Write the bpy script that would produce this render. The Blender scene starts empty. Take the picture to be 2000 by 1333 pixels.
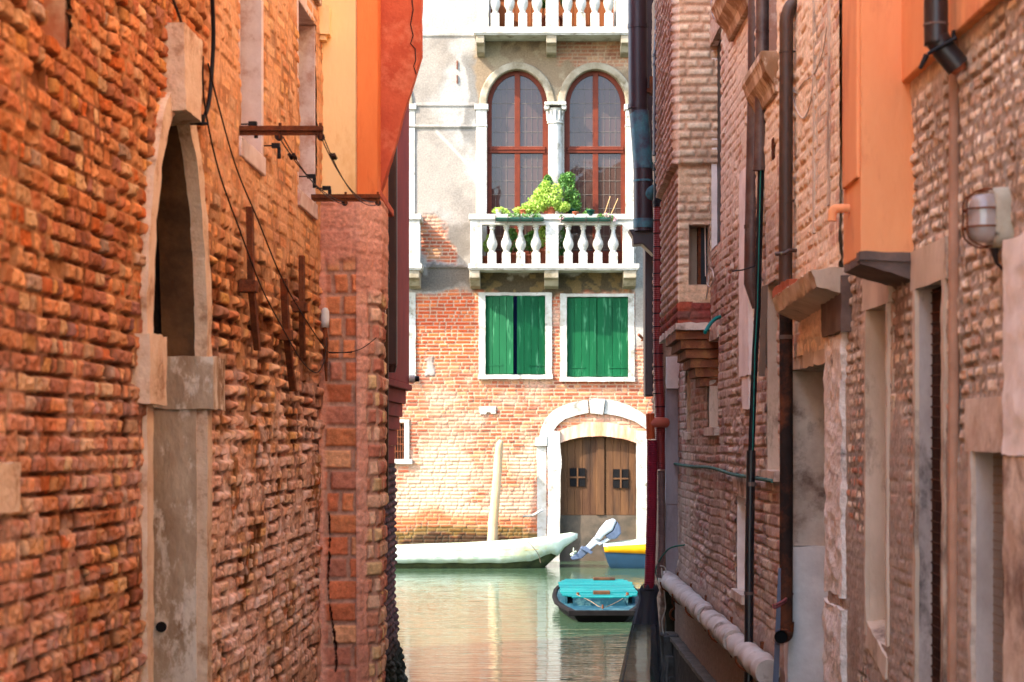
import bpy, bmesh, math, random
import numpy as np
from mathutils import Vector, noise as mnoise
random.seed(7)
SC = bpy.context.scene
COL = SC.collection
R = math.radians
# ---------------------------------------------------------------- camera
FP, CX, HY, H = 3600.0, 1060.0, 860.0, 2.7      # focal length in photo pixels, axis, horizon, eye height
cam_d = bpy.data.cameras.new('camera'); cam = bpy.data.objects.new('camera', cam_d); COL.objects.link(cam)
cam.location = (0, 0, H); cam.rotation_euler = (R(90), 0, 0)
cam_d.sensor_width = 36; cam_d.lens = 64.8
cam_d.shift_x = -0.03; cam_d.shift_y = (HY-666.5)/2000
cam_d.clip_start = .1; cam_d.clip_end = 600
cam_d.dof.use_dof = True; cam_d.dof.focus_distance = 20; cam_d.dof.aperture_fstop = 4.6
SC.camera = cam
# ---------------------------------------------------------------- light
SUN_EL, SUN_AZ = 42, 60      # azimuth: degrees to the left of straight behind the camera
w = bpy.data.worlds.new('World'); SC.world = w; w.use_nodes = True
nt = w.node_tree; bg = nt.nodes['Background']
sky = nt.nodes.new('ShaderNodeTexSky'); sky.sky_type = 'NISHITA'; sky.sun_disc = False
sky.sun_elevation = R(SUN_EL); sky.sun_rotation = R(180+SUN_AZ); sky.dust_density = 1.5
nt.links.new(sky.outputs[0], bg.inputs[0]); bg.inputs[1].default_value = .15
sd = bpy.data.lights.new('sun', 'SUN'); sd.energy = 2.0; sd.angle = R(.5); sd.color = (1, .93, .82)
so = bpy.data.objects.new('sun', sd); COL.objects.link(so)
tl = Vector((-math.sin(R(SUN_AZ))*math.cos(R(SUN_EL)), -math.cos(R(SUN_AZ))*math.cos(R(SUN_EL)), math.sin(R(SUN_EL))))
so.rotation_euler = tl.to_track_quat('Z', 'Y').to_euler()
SC.view_settings.view_transform = 'Standard'; SC.view_settings.look = 'None'
SC.view_settings.exposure = 2.72; SC.view_settings.gamma = 1
SC.render.engine = 'CYCLES'
SC.cycles.max_bounces = 10; SC.cycles.diffuse_bounces = 7; SC.cycles.transparent_max_bounces = 12
# ---------------------------------------------------------------- helpers
def X(px, Y): return (px-CX)*Y/FP
def Z(py, Y): return H+(HY-py)*Y/FP
def lin(c):
    return tuple(((v/255)/12.92 if v/255 <= .04045 else (((v/255)+.055)/1.055)**2.4) for v in c)
def A(c): return np.array(lin(c))
AL, BL = -1.95, 70/FP           # left wall: x = AL + BL*y
AR, BR = 1.75, -50/FP           # right wall
def LY(px): return -FP*AL/(CX+FP*BL-px)
def RY(px): return FP*AR/(px-CX-FP*BR)
def WL(Y, n, z): return (AL+BL*Y+n, Y, z)
def WR(Y, n, z): return (AR+BR*Y-n, Y, z)

def nodes(name):
    m = bpy.data.materials.new(name); m.use_nodes = True
    t = m.node_tree; b = t.nodes['Principled BSDF']
    return m, t, b
def N(t, typ, **kw):
    n = t.nodes.new(typ)
    for k, v in kw.items(): setattr(n, k, v)
    return n
def mat(name, c1, c2=None, scale=6, rough=.85, bump=.3, bscale=40, metal=0, c3=None, s3=2.0, t3=(.5, .62), spec=.12, stretch=(1, 1, 1), bdist=.01):
    """two noise-mixed colours, an optional third for blotches of wear, and a fine bump"""
    m, t, b = nodes(name)
    c1 = lin(c1); c2 = lin(c2) if c2 else tuple(v*.75 for v in c1)
    tc = N(t, 'ShaderNodeTexCoord'); mp = N(t, 'ShaderNodeMapping'); mp.inputs['Scale'].default_value = stretch
    t.links.new(tc.outputs['Object'], mp.inputs[0])
    n1 = N(t, 'ShaderNodeTexNoise'); n1.inputs['Scale'].default_value = scale; n1.inputs['Detail'].default_value = 8; n1.inputs['Roughness'].default_value = .65
    t.links.new(mp.outputs[0], n1.inputs[0])
    r = N(t, 'ShaderNodeValToRGB'); r.color_ramp.elements[0].position = .36; r.color_ramp.elements[1].position = .64
    r.color_ramp.elements[0].color = c1+(1,); r.color_ramp.elements[1].color = c2+(1,)
    t.links.new(n1.outputs[0], r.inputs[0]); out = r.outputs[0]
    if c3:
        n3 = N(t, 'ShaderNodeTexNoise'); n3.inputs['Scale'].default_value = s3; n3.inputs['Detail'].default_value = 10; n3.inputs['Roughness'].default_value = .7
        t.links.new(mp.outputs[0], n3.inputs[0])
        mr = N(t, 'ShaderNodeMapRange'); mr.inputs[1].default_value = t3[0]; mr.inputs[2].default_value = t3[1]
        t.links.new(n3.outputs[0], mr.inputs[0])
        mx = N(t, 'ShaderNodeMix', data_type='RGBA'); mx.inputs[7].default_value = lin(c3)+(1,)
        t.links.new(mr.outputs[0], mx.inputs[0]); t.links.new(out, mx.inputs[6]); out = mx.outputs[2]
    t.links.new(out, b.inputs['Base Color'])
    b.inputs['Roughness'].default_value = rough; b.inputs['Metallic'].default_value = metal
    b.inputs['Specular IOR Level'].default_value = spec
    if bump:
        n2 = N(t, 'ShaderNodeTexNoise'); n2.inputs['Scale'].default_value = bscale; n2.inputs['Detail'].default_value = 6
        t.links.new(mp.outputs[0], n2.inputs[0])
        bp = N(t, 'ShaderNodeBump'); bp.inputs['Strength'].default_value = bump; bp.inputs['Distance'].default_value = bdist
        t.links.new(n2.outputs[0], bp.inputs['Height']); t.links.new(bp.outputs[0], b.inputs['Normal'])
    return m
def wallmat(name, rough=.92, bump=.5, fine=60):
    """masonry: the colour of every brick and patch of render comes from the mesh, fine grain from noise"""
    m, t, b = nodes(name)
    at = N(t, 'ShaderNodeAttribute'); at.attribute_name = 'tone'
    tc = N(t, 'ShaderNodeTexCoord')
    n1 = N(t, 'ShaderNodeTexNoise'); n1.inputs['Scale'].default_value = 28; n1.inputs['Detail'].default_value = 9; n1.inputs['Roughness'].default_value = .7
    n2 = N(t, 'ShaderNodeTexNoise'); n2.inputs['Scale'].default_value = fine; n2.inputs['Detail'].default_value = 7
    t.links.new(tc.outputs['Object'], n1.inputs[0]); t.links.new(tc.outputs['Object'], n2.inputs[0])
    mr = N(t, 'ShaderNodeMapRange'); mr.inputs[1].default_value = .3; mr.inputs[2].default_value = .7; mr.inputs[3].default_value = .72; mr.inputs[4].default_value = 1.28
    t.links.new(n1.outputs[0], mr.inputs[0])
    vm = N(t, 'ShaderNodeVectorMath', operation='MULTIPLY')
    t.links.new(at.outputs['Color'], vm.inputs[0]); t.links.new(mr.outputs[0], vm.inputs[1])
    t.links.new(vm.outputs[0], b.inputs['Base Color'])
    b.inputs['Roughness'].default_value = rough; b.inputs['Specular IOR Level'].default_value = .05
    bp = N(t, 'ShaderNodeBump'); bp.inputs['Strength'].default_value = bump; bp.inputs['Distance'].default_value = .008
    t.links.new(n2.outputs[0], bp.inputs['Height']); t.links.new(bp.outputs[0], b.inputs['Normal'])
    return m

def tag(o, label=None, cat=None, group=None, kind=None):
    if label: o['label'] = label
    if cat: o['category'] = cat
    if group: o['group'] = group
    if kind: o['kind'] = kind
    return o
def thing(name, label, cat, loc=(0, 0, 0), group=None):
    o = bpy.data.objects.new(name, None); COL.objects.link(o); o.location = loc; o.empty_display_size = .1
    return tag(o, label, cat, group)
class MB:
    def __init__(s): s.v = []; s.f = []; s.sm = []
    def add(s, vs, fs, smooth=False):
        k = len(s.v); s.v += [tuple(p) for p in vs]; s.f += [tuple(i+k for i in f) for f in fs]; s.sm += [smooth]*len(fs); return s
    def box8(s, p): return s.add(p, [(0, 3, 2, 1), (4, 5, 6, 7), (0, 1, 5, 4), (1, 2, 6, 5), (2, 3, 7, 6), (3, 0, 4, 7)])
    def box(s, x0, x1, y0, y1, z0, z1):
        return s.box8([(x0, y0, z0), (x1, y0, z0), (x1, y1, z0), (x0, y1, z0), (x0, y0, z1), (x1, y0, z1), (x1, y1, z1), (x0, y1, z1)])
    def wbox(s, W, Y0, Y1, n0, n1, z0, z1):
        return s.box8([W(Y0, n0, z0), W(Y0, n1, z0), W(Y1, n1, z0), W(Y1, n0, z0), W(Y0, n0, z1), W(Y0, n1, z1), W(Y1, n1, z1), W(Y1, n0, z1)])
    def prism(s, pts, d):
        """closed polygon pts (3-D) pushed along vector d"""
        n = len(pts); a = [Vector(p) for p in pts]; b = [p+Vector(d) for p in a]
        return s.add(a+b, [tuple(range(n))[::-1], tuple(range(n, 2*n))]+[(i, (i+1) % n, (i+1) % n+n, i+n) for i in range(n)])
    def xz(s, pts, y0, y1): return s.prism([(p[0], y0, p[1]) for p in pts], (0, y1-y0, 0))
    def tube(s, path, r, n=8, cap=True):
        P = [Vector(p) for p in path]; rs = r if isinstance(r, (list, tuple)) else [r]*len(P)
        up = Vector((0, 0, 1)); vs = []; prev = None
        for i, p in enumerate(P):
            d = (P[min(i+1, len(P)-1)]-P[max(i-1, 0)]).normalized()
            a = prev if prev is not None else (d.cross(up) if abs(d.dot(up)) < .95 else d.cross(Vector((1, 0, 0))))
            a = (a-d*a.dot(d)).normalized(); prev = a; b = d.cross(a)
            vs += [p+(a*math.cos(2*math.pi*k/n)+b*math.sin(2*math.pi*k/n))*rs[i] for k in range(n)]
        fs = [(i*n+k, i*n+(k+1) % n, (i+1)*n+(k+1) % n, (i+1)*n+k) for i in range(len(P)-1) for k in range(n)]
        s.add(vs, fs, True)
        if cap:
            s.add(vs[:n], [tuple(range(n))[::-1]]); s.add(vs[-n:], [tuple(range(n))])
        return s
    def lathe(s, prof, c, n=16, sy=1):
        vs = [(c[0]+r*math.cos(2*math.pi*k/n), c[1]+sy*r*math.sin(2*math.pi*k/n), c[2]+z) for r, z in prof for k in range(n)]
        fs = [(i*n+k, i*n+(k+1) % n, (i+1)*n+(k+1) % n, (i+1)*n+k) for i in range(len(prof)-1) for k in range(n)]
        s.add(vs, fs, True); m = len(prof)
        s.add(vs[:n], [tuple(range(n))[::-1]]); s.add(vs[-n:], [tuple(range(n))])
        return s
    def loft(s, secs, closed=False, smooth=True):
        m = len(secs[0]); vs = [p for q in secs for p in q]
        fs = [(i*m+k, i*m+(k+1) % m, (i+1)*m+(k+1) % m, (i+1)*m+k) for i in range(len(secs)-1) for k in range(m if closed else m-1)]
        return s.add(vs, fs, smooth)
    def build(s, name, m, parent=None, bevel=0, rough=0, rs=8, cut=0, solid=0, segs=2, label=None):
        me = bpy.data.meshes.new(name); me.from_pydata(s.v, [], s.f); me.polygons.foreach_set('use_smooth', s.sm)
        bm = bmesh.new(); bm.from_mesh(me)
        if cut:
            bmesh.ops.remove_doubles(bm, verts=bm.verts, dist=1e-5)
            for _ in range(7):
                es = [e for e in bm.edges if e.calc_length() > cut]
                if not es: break
                bmesh.ops.subdivide_edges(bm, edges=es, cuts=1, use_grid_fill=True)
            bmesh.ops.triangulate(bm, faces=[f for f in bm.faces if len(f.verts) > 4])
        bmesh.ops.recalc_face_normals(bm, faces=bm.faces)
        if rough:
            for v in bm.verts:
                q = v.co*rs; d = mnoise.noise_vector(q)+.5*mnoise.noise_vector(q*2.7)
                v.co += d*rough
            for f in bm.faces: f.smooth = True
        bm.to_mesh(me); bm.free(); me.materials.append(m)
        o = bpy.data.objects.new(name, me); COL.objects.link(o)
        if rough and cut:
            me.set_sharp_from_angle(angle=R(50))
        if bevel:
            b = o.modifiers.new('bevel', 'BEVEL'); b.width = bevel; b.segments = segs; b.limit_method = 'ANGLE'; b.angle_limit = R(40)
        if solid:
            sl = o.modifiers.new('solid', 'SOLIDIFY'); sl.thickness = solid; sl.offset = 0
        if parent is not None:
            o.parent = parent
            q = parent; off = Vector((0, 0, 0))
            while q is not None: off += q.location; q = q.parent
            o.location = -off
        if label: o['label'] = label
        return o
def single(o, label, cat, group=None, kind=None): return tag(o, label, cat, group, kind)

# ---- numpy noise and masonry
def h2(i, j, s=0):
    i = np.asarray(i).astype(np.int64); j = np.asarray(j).astype(np.int64)
    n = (i*374761393+j*668265263+s*1442695041) & 0xffffffff
    n = ((n ^ (n >> 13))*1274126177) & 0xffffffff
    n = ((n ^ (n >> 16))*2246822519) & 0xffffffff
    return ((n ^ (n >> 15)) & 0xffffff)/float(0xffffff)
def vn(x, y, s=0):
    i = np.floor(x); j = np.floor(y); fx = x-i; fy = y-j
    fx = fx*fx*(3-2*fx); fy = fy*fy*(3-2*fy)
    a = h2(i, j, s); b = h2(i+1, j, s); c = h2(i, j+1, s); d = h2(i+1, j+1, s)
    return (a*(1-fx)+b*fx)*(1-fy)+(c*(1-fx)+d*fx)*fy
def fbm(x, y, s=0, o=4, g=.5):
    t = 0; a = 1; n = 0
    for k in range(o):
        t = t+a*vn(x*2**k+k*17.3, y*2**k+k*5.1, s+k); n += a; a *= g
    return t/n
def ss(a, b, x):
    t = np.clip((x-a)/(b-a), 0, 1); return t*t*(3-2*t)
def mixc(c, d, m): return c*(1-m[..., None])+d*m[..., None]
def bricks(U, V, course, blen, seed, wob=.012, jit=.3, hf=1.0):
    V2 = V+wob*.7*(fbm(U*.9, V*.9, seed+50, 2)-.5)*2+wob*.14*(fbm(U*5, V*5, seed+51, 2)-.5)*2
    U2 = U+.02*(fbm(U*5, V*9, seed+52, 2)-.5)
    row = np.floor(V2/course); fv = V2-row*course
    # alternate long and short bricks irregularly
    u = U2/blen+h2(row, row*0+3, seed)*7
    k = np.floor(u); j0 = k+jit*h2(k, row, seed+1); k = np.where(u < j0, k-1, k)
    l = k+jit*h2(k, row, seed+1); r = k+1+jit*h2(k+1, row, seed+1)
    split = (h2(k, row, seed+9) < .35); mid = (l+r)/2; half = split & (u > mid)
    l2 = np.where(half, mid, l); r2 = np.where(split & ~half, mid, r); kk = k*2+half
    du = np.minimum(u-l2, r2-u)*blen*hf; dv = np.minimum(fv, course-fv)
    rn = [h2(kk, row, seed+20+i) for i in range(5)]
    # rounded corners
    c = .012
    dd = np.where((du < c) & (dv < c), c-np.sqrt(np.maximum((c-du)**2+(c-dv)**2, 0)), np.minimum(du, dv))
    return dd, rn, row, kk
def relief(name, base, nrm, vs, Hh, Cc, keep, m, parent=None, label=None):
    """base: (n,3) foot line, nrm: (n,3), vs: heights; Hh[n,k] relief out of the wall, Cc colours"""
    n, k = len(base), len(vs)
    P = base[:, None, :]+nrm[:, None, :]*Hh[..., None]; P[..., 2] += vs[None, :]
    me = bpy.data.meshes.new(name)
    idx = np.arange(n*k).reshape(n, k)
    q = np.stack([idx[:-1, :-1], idx[1:, :-1], idx[1:, 1:], idx[:-1, 1:]], -1)
    if keep is not None: q = q[keep[:-1, :-1] & keep[1:, :-1] & keep[1:, 1:] & keep[:-1, 1:]]
    q = q.reshape(-1, 4)
    me.vertices.add(n*k); me.vertices.foreach_set('co', P.reshape(-1).astype(np.float32))
    me.loops.add(len(q)*4); me.loops.foreach_set('vertex_index', q.reshape(-1).astype(np.int32))
    me.polygons.add(len(q)); me.polygons.foreach_set('loop_start', (np.arange(len(q))*4).astype(np.int32))
    me.polygons.foreach_set('use_smooth', np.ones(len(q), bool))
    me.update(calc_edges=True)
    at = me.color_attributes.new('tone', 'FLOAT_COLOR', 'POINT')
    C4 = np.ones((n*k, 4), np.float32); C4[:, :3] = np.clip(Cc.reshape(-1, 3), 0, .9); at.data.foreach_set('color', C4.reshape(-1))
    me.materials.append(m); o = bpy.data.objects.new(name, me); COL.objects.link(o)
    if parent is not None: o.parent = parent; o.location = -parent.location
    if label: o['label'] = label
    return o
def infill(U, V, seed):
    """how deep the joints are from place to place"""
    return .22+.78*ss(.36, .6, fbm(U*2.3, V*4.1, seed, 4))
def gaps(dd, U, V, seed, amt=.55):
    """places where the mortar has fallen out"""
    return (1-ss(.004, .013, dd))*ss(amt, amt+.1, fbm(U*6.3, V*6, seed, 3))
def palette(rn, cols, wts):
    cum = np.cumsum(np.array(wts)/sum(wts)); out = np.zeros(rn.shape+(3,))
    prev = 0
    for c, w_ in zip(cols, cum):
        out[(rn >= prev) & (rn <= w_)] = A(c); prev = w_
    return out
def steps(a, b, f):
    out = [a]
    while out[-1] < b: out.append(out[-1]+f(out[-1]))
    out[-1] = b
    return np.array(out)
# ================================================================ shared materials
M_wall = wallmat('masonry')
M_plainbrick = mat('upper_brick', (196, 130, 92), (170, 104, 74), 3, c3=(206, 168, 130), s3=1.5)
M_cream = mat('upper_cream_bounce', (234, 212, 178), (222, 196, 158), 1, bump=.3)  # pale tone set so the unseen upper walls bounce light into the alley
M_yplaster = mat('yellow_plaster', (248, 214, 156), (244, 206, 146), 2.2, bump=.3, bscale=30, c3=(226, 172, 108), s3=1.1, stretch=(1, 1, .4))
M_oplaster = mat('orange_plaster', (228, 130, 76), (216, 114, 64), 2.5, bump=.35, bscale=60, c3=(196, 100, 58), s3=2.2, stretch=(1, 1, .35))
M_rplaster = mat('red_plaster', (204, 102, 70), (180, 82, 56), 3.5, bump=.6, bscale=40, c3=(220, 132, 98), s3=1.8)
M_rplaster2 = mat('dark_red_plaster', (150, 50, 34), (128, 42, 30), 2, bump=.3)
M_stone = mat('istrian_stone', (222, 194, 166), (204, 168, 138), 5, bump=.9, bscale=34, c3=(158, 118, 88), s3=5, t3=(.54, .66))
M_stonebrown = mat('weathered_stone', (198, 174, 148), (138, 104, 76), 2.6, bump=.9, bscale=30, c3=(220, 202, 182), s3=5, t3=(.5, .56), stretch=(1, 1, .5))
M_smoothstone = mat('smooth_stone', (226, 205, 196), (206, 176, 164), 4, bump=.15, bscale=40, c3=(186, 140, 122), s3=2)
M_iron = mat('rusty_iron', (116, 66, 40), (78, 44, 30), 12, rough=.8, bump=.5, bscale=80, c3=(128, 66, 38), s3=9)
M_black = mat('black_rubber', (26, 24, 26), (38, 34, 36), 8, rough=.5, bump=.1)
M_darkwood = mat('dark_door_wood', (58, 42, 30), (38, 27, 20), 4, bump=.5, stretch=(1, 1, .15), bscale=30)
M_wire = mat('wire', (60, 44, 40), (40, 32, 32), 10, rough=.6, bump=0)
M_white = mat('white_enamel', (215, 212, 205), (190, 185, 175), 8, rough=.45, bump=.1)
# ================================================================ left brick house
LH = thing('brick_house', 'weathered orange brick house on the left with tall arched stone doorway and two narrow windows', 'house', (AL, 9, 0))
us = steps(3.4, 13.92, lambda y: .012 if y < 5.3 else .0064 if y < 9 else .0064+(y-9)*.0024)
vs = np.arange(0, 6.5, .0063)
U, V = np.meshgrid(us, vs, indexing='ij')
base = np.stack([AL+BL*us, us, us*0], -1); nr = np.tile([1., 0, 0], (len(us), 1))
dd, rn, row, kk = bricks(U, V, .0735, .15, 11, .018, .45, hf=.6)
big = fbm(U*.8, V*.8, 5, 3)
far = ss(9.3, 9.9, U)
ddf, rnf, _, _ = bricks(U, V, .084, .27, 21, .022, .5, hf=.4)
isf = (U > (cy_door+.1)) if False else (U > 9.0)
dd = np.where(isf, ddf-.009*rnf[2], dd); rn = [np.where(isf, b_, a_) for a_, b_ in zip(rn, rnf)]
erod = np.clip(ss(2.2, 2.9, V)*(1-ss(3.5, 4.0, V))*.9+.25, 0, 1)*far+(1-far)*.45*ss(.40, .66, fbm(U*1.1+9, V*1.5, 8, 3))
thin = far*ss(3.55, 4.1, V+.5*(big-.5))                 # thin old render over the bricks, high up past the door
low = far*(1-ss(1.9, 2.6, V+.6*(big-.5)))                # flaking, salt-crusted foot of the wall
jw = .0052+.005*erod*(.4+rn[1])+.004*rn[2]
rw = .005+.017*erod
prof = np.sqrt(1-(1-np.clip((dd-jw)/(rw*(1+.5*isf)), 0, 1))**2+1e-6)
rough = (fbm(U*22, V*26, 31, 3)-.5); rough2 = (fbm(U*55, V*60, 32, 2)-.5)
gone = (rn[3] < .09*erod+.012)
fil = infill(U, V, 91)
hgt = (1-(1-prof)*fil)*(.009+.019*erod)+(rn[0]-.5)*(.014+.022*erod+.018*isf*erod)*prof+(.2+prof)*(rough*.016*(.5+erod)*(1-.4*isf)+rough2*.012)
hgt = np.where(gone, rough*.02-.008, hgt)
hgt = hgt*(1-thin*.62)+thin*.012+(big-.5)*.04
hole = gaps(dd, U, V, 88, .50)*(1-thin*.9); hgt -= hole*.020
patch = ss(.52, .6, fbm(U*.9+3, V*1.1, 77, 4))*low
hgt = hgt*(1-patch*.75)+patch*.018
# a long crack of broken brick left of the door
cr = np.abs(U-(7.55+.35*(V-3.1)*.3+.05*np.sin(V*9))); crk = (1-ss(0, .09, cr))*(1-far)
hgt += crk*((h2(np.floor(U/.07), np.floor(V/.08), 4)-.45)*.045)
brk = palette(rn[4], [(196, 124, 78), (180, 108, 72), (204, 142, 94), (162, 98, 72), (194, 152, 112), (208, 164, 118)], [6, 5, 4, 3, 1, 1])
brk2 = palette(rn[4], [(224, 166, 124), (204, 136, 98), (234, 188, 148), (196, 122, 92), (220, 174, 112), (238, 204, 178)], [5, 4, 4, 2, 2, 3])
brk3 = palette(rn[4], [(218, 140, 80), (200, 114, 66), (228, 160, 102), (186, 100, 62), (224, 164, 88), (234, 182, 134)], [5, 4, 4, 2, 2, 2])
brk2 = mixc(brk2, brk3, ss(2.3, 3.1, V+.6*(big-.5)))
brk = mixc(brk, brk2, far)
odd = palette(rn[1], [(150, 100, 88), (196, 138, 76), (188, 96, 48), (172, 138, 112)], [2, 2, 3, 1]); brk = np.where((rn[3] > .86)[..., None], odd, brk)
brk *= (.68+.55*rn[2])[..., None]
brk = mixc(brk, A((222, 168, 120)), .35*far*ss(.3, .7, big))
mort = np.ones_like(brk)*A((158, 112, 76)); mort = mixc(mort, A((110, 66, 40)), ss(.4, .6, fbm(U*3, V*3, 12, 3)))
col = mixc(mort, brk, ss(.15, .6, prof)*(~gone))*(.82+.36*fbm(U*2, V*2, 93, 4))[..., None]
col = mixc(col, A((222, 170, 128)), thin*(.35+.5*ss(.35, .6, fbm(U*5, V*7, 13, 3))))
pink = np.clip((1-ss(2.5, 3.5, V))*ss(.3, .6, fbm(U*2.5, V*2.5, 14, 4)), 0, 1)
col = mixc(col, A((228, 184, 164)), .75*pink*(.3+.7*far))  # pinkish salts, spread wider and paler to make up for weak light
salt = (.35+.65*far)*ss(.50, .68, fbm(U*9, V*14, 15, 4))*(1-ss(2.4, 3.4, V))
col = mixc(col, A((232, 204, 190)), .6*salt)  # salt crust, also lightening the dim lower wall
col = mixc(col, A((200, 150, 120)), patch*.7)
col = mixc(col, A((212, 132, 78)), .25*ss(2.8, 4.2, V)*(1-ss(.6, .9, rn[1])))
col = mixc(col, A((80, 44, 26)), hole*.7)  # gaps coloured dark as well, deepening the shade in them
col = mixc(col, A((70, 62, 46)), (1-ss(.25, .7, V+.2*big)))
yd0, yd1 = LY(268), LY(404)
cy = (yd0+yd1)/2; hw = (yd1-yd0)/2-.06; zs = 3.14; rise = 1.17
def arch_in(U, V, hw, rise, z0=0): return (np.abs(U-cy) < hw) & ((V < zs) | (((U-cy)/hw)**2+((np.maximum(V, zs)-zs)/rise)**2 < 1))
keep = ~arch_in(U, V, hw, rise+.06)
wins = [(LY(465.5), LY(508)), (LY(580), LY(612))]
for a, b in wins: keep &= ~((U > a+.0) & (U < b-.0) & (V > 4.43) & (V < 5.75))
nich = (LY(78), LY(132)); keep &= ~((U > nich[0]) & (U < nich[1]) & (V > 4.18) & (V < 4.6))
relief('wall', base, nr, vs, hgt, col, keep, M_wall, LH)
u = MB()
u.wbox(WL, -2.5, 13.92, -.9, -.02, 6.49, 9.5); u.wbox(WL, -2.5, 13.92, -7, -.9, -1, 9.5); u.wbox(WL, -2.5, 3.41, -.9, 0, -1, 6.49)
u.build('upper_wall', M_cream, LH)
mb = MB(); mb.wbox(WL, nich[0]-.02, nich[1]+.02, -.2, -.15, 4.1, 4.7); mb.wbox(WL, nich[1], nich[1]+.05, -.2, -.01, 4.15, 4.65)
mb.wbox(WL, nich[0]-.02, nich[1]+.02, -.2, -.01, 4.1, 4.18); mb.wbox(WL, nich[0]-.02, nich[1]+.02, -.2, -.01, 4.6, 4.7); mb.build('wall_niche', M_plainbrick, LH, cut=.04, rough=.006, rs=20)
# arched doorway
def arch_pts(hw, rise, n=28):
    return [(cy-hw, 0)]+[(cy-hw*math.cos(math.pi*k/n), zs+rise*math.sin(math.pi*k/n)) for k in range(n+1)]+[(cy+hw, 0)]
def arch_band(W, hw0, r0, hw1, r1, n0, n1):
    a = arch_pts(hw0, r0); b = arch_pts(hw1, r1); m_ = MB()
    secs = [[W(p[0], n0, p[1]), W(p[0], n1, p[1]), W(q[0], n1, q[1]), W(q[0], n0, q[1])] for p, q in zip(a, b)]
    m_.loft(secs, closed=True, smooth=False); return m_
hi = hw-.10
DW = arch_band(WL, hi, rise-.02, hw+.02, rise+.10, -.03, .035).build('door_frame', M_stone, LH, cut=.06, rough=.006, rs=9)
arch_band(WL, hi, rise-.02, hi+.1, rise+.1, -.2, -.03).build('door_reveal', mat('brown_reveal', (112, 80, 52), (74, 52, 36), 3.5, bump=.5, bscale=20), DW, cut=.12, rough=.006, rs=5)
arch_band(WL, hi+.04, rise+.02, hi+.1, rise+.1, -.75, -.201).build('vault', mat('dark_vault', (48, 36, 28), (32, 25, 20), 3, bump=.5), DW)  # vault coloured dark to stand for the shade deep in the recess
MB().wbox(WL, cy+hi-.01, cy+hi+.1, -.45, -.02, 0, 2.86).build('door_jamb', M_stonebrown, DW, cut=.12, rough=.006, rs=5)
k = MB(); ky0, ky1 = LY(318), LY(356)
k.box8([WL(ky0+.03, -.3, 4.20), WL(ky0+.03, .10, 4.26), WL(ky1-.03, .10, 4.26), WL(ky1-.03, -.3, 4.20), WL(ky0, -.1, 4.66), WL(ky0, .10, 4.66), WL(ky1, .10, 4.66), WL(ky1, -.1, 4.66)])
k.build('keystone', M_stone, DW, cut=.05, rough=.006, bevel=0)
k = MB(); k.wbox(WL, LY(262), LY(297), -.2, .07, 2.86, 3.17); k.build('impost', M_stone, DW, cut=.04, rough=.008)
k = MB(); k.wbox(WL, cy+hi-.03, LY(414), -.72, .07, 2.86, 3.13); k.build('impost', M_stonebrown, DW, cut=.05, rough=.008)
k = MB(); k.wbox(WL, cy-hw, cy+hw, -.76, -.70, 0, 4.6); k.build('door_leaf', M_darkwood, DW)
for py_, yy_ in ((745, cy+hi-.045), (1225, cy+hi-.02)): MB().tube([(X(315, yy_), yy_+.05, Z(py_, yy_)), (X(315, yy_), yy_-.006, Z(py_, yy_))], .028, 12).build('bolt_hole', M_black, DW)
# two tall windows whose pale far reveals face us
for i, (a, b) in enumerate(wins):
    wn = MB(); wn.wbox(WL, a, b, -.62, -.56, 4.3, 5.8); wn = wn.build('window', mat('dark_glass_%d' % i, (34, 36, 40), (26, 26, 30), 2, rough=.1, bump=0), LH)
    f = MB(); f.wbox(WL, b, b+.06, -.6, .012, 4.44, 5.75); f.wbox(WL, a-.05, a, -.6, .012, 4.44, 5.75); f.wbox(WL, a-.05, b+.06, -.6, .012, 5.75, 5.9)
    f.build('window_frame', M_smoothstone, wn, bevel=.006)
    f = MB(); f.wbox(WL, a-.06, b+.04, -.6, .03, 4.32, 4.435); f.build('sill', M_smoothstone, wn, bevel=.008)
    f = MB(); f.wbox(WL, a-.1, b+.1, -.05, .05, 5.91, 6.0); f.build('lintel', M_stonebrown, wn, bevel=.008)
MB().wbox(WL, LY(-60), LY(14), -.1, .045, Z(1000, 6.2), Z(905, 6.2)).build('stone_block', M_stone, LH, cut=.03, rough=.006)
# ---- iron wall ties
def wall_tie(ptop, pmid, pbot, wpx, label, group='rusty iron wall ties'):
    Y = LY(pmid[0]); s = FP/Y
    P = lambda p, n: WL(LY(p[0]), n, Z(p[1], LY(p[0])))
    o = thing('wall_tie', label, 'wall tie', P(pmid, .05), group)
    r = wpx/s*.9
    def bar(p, q, n0, n1):
        m_ = MB(); ya, yb = LY(p[0]), LY(q[0]); hw_ = .035
        m_.box8([WL(ya-hw_, n0, Z(p[1], ya)), WL(ya-hw_, n0+r, Z(p[1], ya)), WL(ya+hw_, n0+r, Z(p[1], ya)), WL(ya+hw_, n0, Z(p[1], ya)),
                 WL(yb-hw_, n1, Z(q[1], yb)), WL(yb-hw_, n1+r, Z(q[1], yb)), WL(yb+hw_, n1+r, Z(q[1], yb)), WL(yb+hw_, n1, Z(q[1], yb))]); return m_
    bar(pmid, ptop, .05, .055).build('upper_bar', M_iron, o, bevel=.003); bar(pbot, pmid, .03, .05).build('lower_bar', M_iron, o, bevel=.003)
    m_ = MB(); z = Z(pmid[1], Y); m_.wbox(WL, Y-.05, Y+.05, 0, .066+r, z-.035, z+.035); m_.build('eye_block', M_iron, o, bevel=.006)
wall_tie((463, 405), (468, 560), (487, 685), 13, 'long rusty iron wall tie nearest the stone arch')
wall_tie((531, 545), (538, 655), (558, 765), 14, 'lowest rusty iron wall tie, between the two other ties')
wall_tie((569, 500), (570, 600), (578, 700), 11, 'upper rusty iron wall tie closest to the yellow house')
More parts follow.
